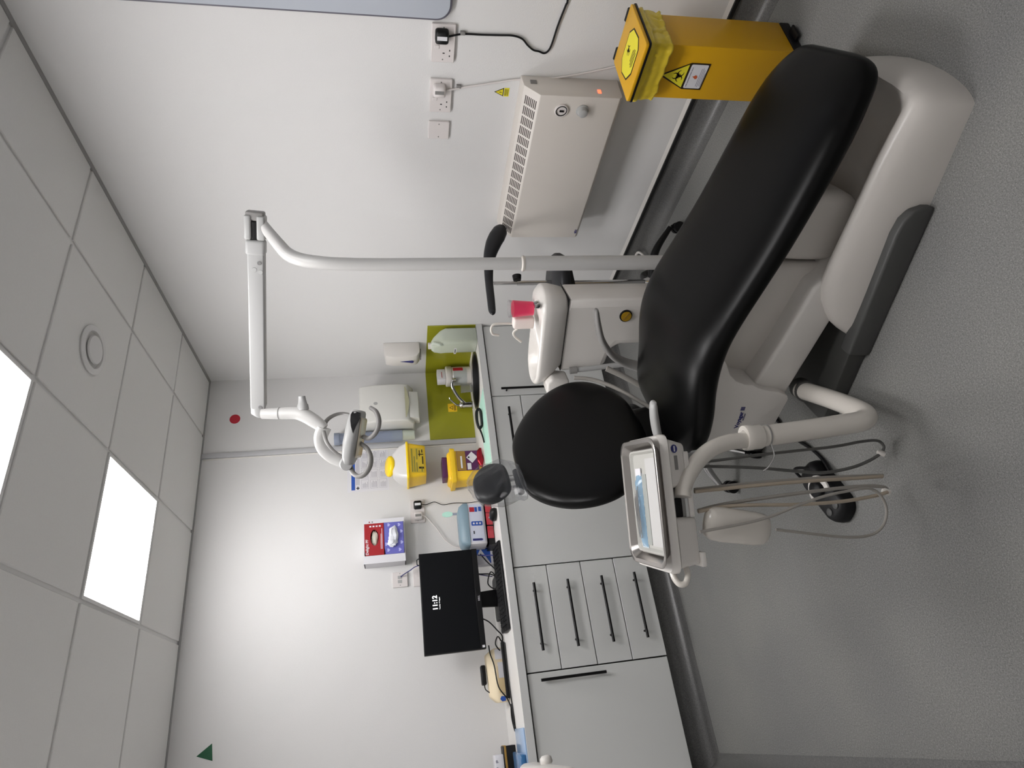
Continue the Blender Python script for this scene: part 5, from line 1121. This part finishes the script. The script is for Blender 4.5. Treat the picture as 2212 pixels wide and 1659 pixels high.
# cup
cup = thing('plastic_cup', 'clear cup with a pink liner standing on the cuspidor', 'cup', CO + Matrix.Rotation(CA, 3, 'Z') @ c(0.940, 0.757, 0.8615))
MB().lathe([(0.0275, 0.0), (0.034, 0.082), (0.033, 0.082), (0.0265, 0.002), (0.0005, 0.002), (0.0005, 0.0)], n=32, caps=False).obj('pink_cup', M['pink'], cup, angle=50)
MB().lathe([(0.0335, 0.0825), (0.0355, 0.098), (0.0345, 0.098), (0.0325, 0.0825)], n=32, caps=False).obj('clear_rim', M['clear_grey'], cup, angle=50)

# ------------------------------------------------------------------ operating light on its pole
PL = Vector((1.49, 1.773, 0))
la = thing('operating_light', 'white dental operating light on a tall pole with a jointed arm', 'lamp', PL)
LI = Matrix.Translation(-PL)
def ll(p): return LI @ Vector(p)
MB().cyl((0, 0, 0.02), (0, 0, 0.925), 0.0275, n=28).obj('lower_pole', M['pole'], la, angle=50)
MB().lathe([(0.0275, 0), (0.029, 0.004), (0.029, 0.010), (0.0225, 0.014)], (0, 0, 0.925), n=28, caps=False).obj('pole_joint', M['pipe'], la, angle=40)
MB().cyl((0, 0, 0), (0, 0, 0.02), 0.05, 0.04, n=28).obj('pole_foot', M['mid_grey'], la, angle=50)
pp = [(0, 0, 0.93), (0, 0, 1.20), (0, 0, 1.45)] + [ll(at(x, y, d)) for x, y, d in ((734, 570, 2.20), (690, 567, 2.19), (650, 561, 2.19), (622, 549, 2.19), (602, 528, 2.19), (584, 506, 2.19), (568, 486, 2.19))]
MB().tube(pp, [0.0225] * 4 + [0.0230, 0.0235, 0.0235, 0.022, 0.020, 0.019], n=24, smooth=8).obj('upper_pole', M['pole'], la, angle=70)
E0 = ll(at(552, 478, 2.19)); E1 = ll(at(558, 902, 2.44)); e1 = (E1 - E0).normalized(); e2 = Vector((0, 0, 1)); e2 = (e2 - e1 * e2.dot(e1)).normalized(); e3 = e1.cross(e2)
LEN = (E1 - E0).length
def ab(a, h, d): return E0 + e1 * a + e2 * h + e3 * d
def abox(a0, a1, h0, h1, d0, d1, name, m, bv=0.006, h0b=None, h1b=None, b=None):
    mb = b or MB(); h0b = h0 if h0b is None else h0b; h1b = h1 if h1b is None else h1b
    mb.rings([[ab(a0, h0, d0), ab(a0, h1, d0), ab(a0, h1, d1), ab(a0, h0, d1)], [ab(a1, h0b, d0), ab(a1, h1b, d0), ab(a1, h1b, d1), ab(a1, h0b, d1)]])
    return mb.obj(name, m, la, bevel=bv, seg=3)
for h0_, h1_ in ((-0.034, -0.007), (0.011, 0.034)): abox(-0.022, 0.062, h0_, h1_, -0.030, 0.030, 'hinge_cheek', M['light_grey'], 0.007)
abox(0.0, 0.06, -0.0065, 0.0105, -0.022, 0.022, 'hinge_core', M['black_plastic'], 0.002)
abox(-0.035, -0.004, -0.030, 0.030, -0.024, 0.024, 'hinge_block', M['mid_grey'], 0.006)
abox(0.062, 0.115, -0.033, 0.032, -0.030, 0.030, 'knuckle', M['light_grey'], 0.010)
abox(0.105, LEN - 0.045, -0.030, 0.026, -0.026, 0.026, 'arm', M['light_grey'], 0.006, -0.029, 0.024)
MB().rings([[ab(LEN - 0.05, 0.0, 0) + e2 * (0.027 * math.sin(a)) + e3 * (0.027 * math.cos(a)) for a in [2 * math.pi * i / 20 for i in range(20)]], [ab(LEN - 0.02, 0.0, 0) + e2 * (0.026 * math.sin(a)) + e3 * (0.026 * math.cos(a)) for a in [2 * math.pi * i / 20 for i in range(20)]],
            [ab(LEN - 0.005, -0.006, 0) + e2 * (0.014 * math.sin(a)) + e3 * (0.014 * math.cos(a)) for a in [2 * math.pi * i / 20 for i in range(20)]]]).obj('end_cap', M['light_grey'], la, angle=50)
near = -1 if e3.dot(F) > 0 else 1
for a_, h_ in ((0.14, -0.015), (LEN - 0.055, -0.012)):
    MB().lathe([(0.0075, 0), (0.0065, 0.003), (0.0005, 0.003)], ab(a_, h_, near * 0.026), e3 * near, 16).obj('screw', M['chrome'], la)
for a_, h_ in ((0.165, 0.002), (0.172, -0.018)):
    MB().lathe([(0.009, 0), (0.008, 0.002), (0.0005, 0.002)], ab(a_, h_, near * 0.0255), e3 * near, 16).obj('round_plug', M['light_grey'], la)
dL = 2.42
def lt(x, y, d=dL): return ll(at(x, y, d))
MB().tube([lt(566, 893), lt(600, 893), lt(635, 892), lt(655, 896), lt(678, 909), lt(692, 919), lt(700, 926)], [0.021, 0.0225, 0.0245, 0.027, 0.026, 0.023, 0.02], n=24, smooth=6).obj('neck', M['pole'], la, angle=70)
MB().lathe([(0.0236, 0), (0.0240, 0.002), (0.0236, 0.004)], lt(603, 893), lt(610, 893) - lt(600, 893), 24, caps=False).obj('neck_seam', M['mid_grey'], la)
ax = (lt(655, 866) - lt(658, 893)); L_ = ax.length
MB().lathe([(0.022, 0), (0.021, 0.018), (0.0175, 0.022), (0.014, 0.040), (0.013, 0.052), (0.001, 0.053)], lt(655, 885), ax, 24).obj('tension_knob', M['light_grey'], la, angle=50)
# yoke: broad white half and slim half around the head
MB().tube([lt(700, 924), lt(693, 945), lt(698, 968), lt(715, 987), lt(735, 998), lt(748, 1002)], [0.020, 0.019, 0.018, 0.016, 0.014, 0.012], n=20, flat=1.5).obj('yoke', M['pole'], la, angle=70)
MB().tube([lt(698, 926, 2.47), lt(706, 908, 2.50), lt(722, 897, 2.52), lt(740, 893, 2.52), lt(758, 896, 2.50)], [0.010, 0.008, 0.007, 0.006, 0.006], n=14).obj('yoke_ring', M['mid_grey'], la, angle=70)
MB().tube([lt(699, 932, 2.38), lt(706, 955, 2.36), lt(722, 975, 2.36), lt(742, 988, 2.37)], [0.008, 0.007, 0.006, 0.006], n=14).obj('yoke_ring', M['mid_grey'], la, angle=70)
axp = (at(748, 1002, 2.36) - at(745, 985, 2.50)).normalized()
MB().lathe([(0.022, 0), (0.024, 0.004), (0.024, 0.028), (0.021, 0.033), (0.0005, 0.034)], lt(747, 1000, 2.40), axp, 28).obj('pivot_knob', M['light_grey'], la, angle=50)
# head: long bar, seen from its side
h0 = lt(775, 886, 2.42); h1 = lt(757, 1006, 2.40); hx_ = (h1 - h0).normalized(); hL = (h1 - h0).length
hu = (lt(745, 940) - lt(790, 948)); hu = (hu - hx_ * hu.dot(hx_)).normalized(); hd = hx_.cross(hu)
def hp_(a, u_, d): return h0 + hx_ * (a * hL) + hu * u_ + hd * d
rs = []
for a, ut, ul, dd in ((0.0, 0.008, -0.012, 0.03), (0.012, 0.020, -0.022, 0.045), (0.05, 0.026, -0.025, 0.055), (0.3, 0.032, -0.026, 0.07), (0.6, 0.034, -0.024, 0.075), (0.85, 0.030, -0.018, 0.062), (0.97, 0.022, -0.010, 0.04), (1.0, 0.012, -0.004, 0.02)):
    rs.append([hp_(a, (ut + ul) / 2 + (ut - ul) / 2 * sup(math.sin(t0), 3.2), dd * sup(math.cos(t0), 2.6)) for t0 in [2 * math.pi * i / 28 for i in range(28)]])
MB().rings(rs).obj('lamp_head', M['light_grey'], la, angle=60)
nd = -1 if hd.dot(F) > 0 else 1
def hdep(a): return interp([(0.0, 0.03), (0.012, 0.045), (0.05, 0.055), (0.3, 0.07), (0.6, 0.075)], a)
td = [(0.045, 0.010), (0.035, -0.004), (0.045, -0.019), (0.10, -0.022), (0.20, -0.018), (0.42, -0.008), (0.30, 0.004), (0.20, 0.011), (0.10, 0.014)]
MB().rings([[hp_(a, u_, nd * (hdep(a) - 0.012)) for a, u_ in td], [hp_(a, u_, nd * (hdep(a) + 0.0012)) for a, u_ in td]]).obj('black_inset', M['black_plastic'], la, smooth=False)
MB().rings([[hp_(a, -0.0235, d) for a, d in ((0.12, -0.05), (0.12, 0.05), (0.85, 0.05), (0.85, -0.05))], [hp_(a, -0.029, d) for a, d in ((0.16, -0.045), (0.16, 0.045), (0.80, 0.04), (0.80, -0.04))]]).obj('lens', M['lens'], la, bevel=0.003)
MB().tube([lt(801, 881, 2.38), lt(812, 889, 2.36), lt(818, 905, 2.35), lt(817, 923, 2.35), lt(808, 939, 2.36), lt(796, 947, 2.38), lt(785, 943, 2.40)], [0.008, 0.0085, 0.009, 0.009, 0.009, 0.0085, 0.008], n=14, flat=1.3).obj('handle', M['mid_grey'], la, angle=70)
MB().tube([lt(778, 957, 2.40), lt(792, 968, 2.38), lt(800, 985, 2.36), lt(799, 1005, 2.35), lt(789, 1023, 2.35), lt(775, 1029, 2.36), lt(763, 1022, 2.38), lt(757, 1008, 2.40)], [0.008, 0.0085, 0.009, 0.009, 0.009, 0.009, 0.009, 0.008], n=14, flat=1.3).obj('handle', M['mid_grey'], la, angle=70)

# ------------------------------------------------------------------ stools
def stool(name, label, cx, cy, h, rs_, ang0, hubz, seatm, rb=0.24):
    t = thing(name, label, 'stool', (cx, cy, 0), 0)
    MB().lathe([(rs_ * 0.6, -0.055), (rs_ * 0.93, -0.05), (rs_, -0.03), (rs_, -0.012), (rs_ * 0.94, 0), (0.002, 0.004)], (0, 0, h), n=40).obj('seat', seatm, t, angle=60)
    MB().cyl((0, 0, hubz), (0, 0, h - 0.05), 0.022, n=18).obj('gas_column', M['chrome'], t)
    MB().lathe([(0.036, 0), (0.038, 0.01), (0.034, 0.055), (0.024, 0.075)], (0, 0, hubz - 0.03), n=24).obj('hub', M['chrome'], t, angle=50)
    for k in range(5):
        a = math.radians(ang0 + 72 * k); d = Vector((math.cos(a), math.sin(a), 0)); p = Vector((-d.y, d.x, 0))
        MB().tube([d * 0.025 + Vector((0, 0, hubz)), d * (rb * 0.55) + Vector((0, 0, hubz - 0.015)), d * rb + Vector((0, 0, 0.066))], [0.022, 0.018, 0.011], n=14, flat=1.2).obj('leg', M['chrome'] if seatm is not M['leather2'] else M['black_plastic'], t, angle=70)
        cs_ = MB()
        cs_.cyl(d * rb + p * -0.024 + Vector((0, 0, 0.026)), d * rb + p * -0.006 + Vector((0, 0, 0.026)), 0.026, n=18)
        cs_.cyl(d * rb + p * 0.006 + Vector((0, 0, 0.026)), d * rb + p * 0.024 + Vector((0, 0, 0.026)), 0.026, n=18)
        cs_.box(*(lambda q: (q.x - 0.008, q.x + 0.008, q.y - 0.008, q.y + 0.008))(d * rb), 0.03, 0.062)
        cs_.obj('caster', M['black_plastic'], t)
    return t
stool('operator_stool', 'chrome-legged operator stool mostly hidden behind the dental chair', 0.985, 2.30, 0.47, 0.15, 156, 0.15, M['leather'], 0.225)
st = stool('assistant_stool', 'black assistant stool with curved body support behind the lamp pole', 1.80, 2.30, 0.66, 0.150, 38, 0.16, M['leather2'], 0.27)
MB().box(-0.05, 0.12, -0.05, 0.05, 0.565, 0.60).obj('mechanism', M['black_plastic'], st, bevel=0.006)
MB().tube([(0.05, 0.02, 0.585), (0.13, 0.05, 0.58), (0.19, 0.04, 0.61), (0.205, 0.03, 0.625)], [0.008, 0.008, 0.008, 0.010], n=10).obj('lever', M['black_plastic'], st)
MB().cyl((0.016, 0.0, 0.60), (0.016, 0.0, 0.83), 0.0115, n=16).obj('support_post', M['chrome'], st)
MB().cyl((0.016, 0.0, 0.80), (0.016, 0.0, 0.942), 0.0085, n=16).obj('post_rod', M['chrome'], st)
MB().cyl((0.03, -0.005, 0.828), (0.052, -0.01, 0.828), 0.019, 0.022, n=14).obj('adjusting_knob', M['black_plastic'], st)
MB().tube([(-0.185, -0.03, 0.972), (-0.175, -0.03, 0.971), (-0.15, -0.02, 0.970), (-0.08, -0.01, 0.966), (0.016, 0.0, 0.962), (0.09, -0.01, 0.957), (0.16, -0.02, 0.946), (0.225, -0.03, 0.923), (0.27, -0.033, 0.900), (0.305, -0.037, 0.880), (0.325, -0.04, 0.868), (0.335, -0.04, 0.862)], [0.004, 0.012, 0.017, 0.0185, 0.019, 0.022, 0.029, 0.037, 0.040, 0.036, 0.024, 0.006], n=18, up=(0, 0, 1), flat=0.75).obj('body_support', M['leather2'], st, angle=70)

# foot pedal and cables
fp = thing('foot_control', 'black foot control with a white ring on the floor', 'pedal', (0.555, 1.825, 0), math.radians(205))
MB().rings([[Vector((p[0] * kx, p[1] * ky, z)) for p in rrect(-0.116, -0.056, 0.116, 0.056, 0.045, 8)] for z, kx, ky in ((0.001, 0.99, 0.98), (0.012, 1.0, 1.0), (0.032, 0.97, 0.95), (0.044, 0.90, 0.86), (0.047, 0.80, 0.72))]).obj('housing', M['black_plastic'], fp, angle=60)
ring = MB(); n = 24; a0, a1 = 60, 260
pts_i = [(0.034 * math.cos(math.radians(a0 + (a1 - a0) * i / n)), 0.034 * math.sin(math.radians(a0 + (a1 - a0) * i / n))) for i in range(n + 1)]
pts_o = [(0.056 * math.cos(math.radians(a0 + (a1 - a0) * i / n)), 0.056 * math.sin(math.radians(a0 + (a1 - a0) * i / n))) for i in range(n + 1)]
MB().prism(pts_o + pts_i[::-1], lambda a, b: Vector((a + 0.0, b * 0.9, 0.044)), lambda a, b: Vector((a + 0.0, b * 0.9, 0.052))).obj('white_ring', M['white'], fp, bevel=0.0015, seg=1)
MB().lathe([(0.03, 0), (0.030, 0.012), (0.024, 0.018), (0.001, 0.019)], (-0.01, 0, 0.046), n=24).obj('centre_disc', M['black_plastic'], fp, angle=50)
for x, y in ((0.078, 0.018), (0.072, -0.022)): MB().lathe([(0.013, 0), (0.013, 0.006), (0.010, 0.008), (0.001, 0.008)], (x, y, 0.044), n=18).obj('button', M['dark_grey'], fp)
MB().tube([(-0.08, 0.03, 0.04), (-0.11, 0.0, 0.075), (-0.08, -0.035, 0.04)], 0.005, n=8).obj('lifting_loop', M['black_plastic'], fp)
pts = [(0.60, 1.755, 0.02), (0.63, 1.73, 0.008), (0.68, 1.74, 0.007), (0.72, 1.80, 0.007), (0.74, 1.87, 0.007), (0.76, 1.93, 0.007)]
pts = [on(1793, 1018, 'z', 0.02), on(1775, 990, 'z', 0.008), on(1750, 968, 'z', 0.008), on(1715, 945, 'z', 0.008), on(1685, 915, 'z', 0.008), on(1665, 890, 'z', 0.01)]
tag(MB().tube(pts, 0.006, n=8).obj('pedal_cable', M['black_plastic']), 'thick black cable from the foot control to the chair base', 'cable')
pts = [on(1385, 565, 'z', 0.01), on(1376, 552, 'z', 0.03), on(1380, 545, 'z', 0.05), on(1388, 548, 'z', 0.05), on(1396, 556, 'z', 0.02), on(1400, 575, 'z', 0.01), on(1360, 605, 'z', 0.01)]
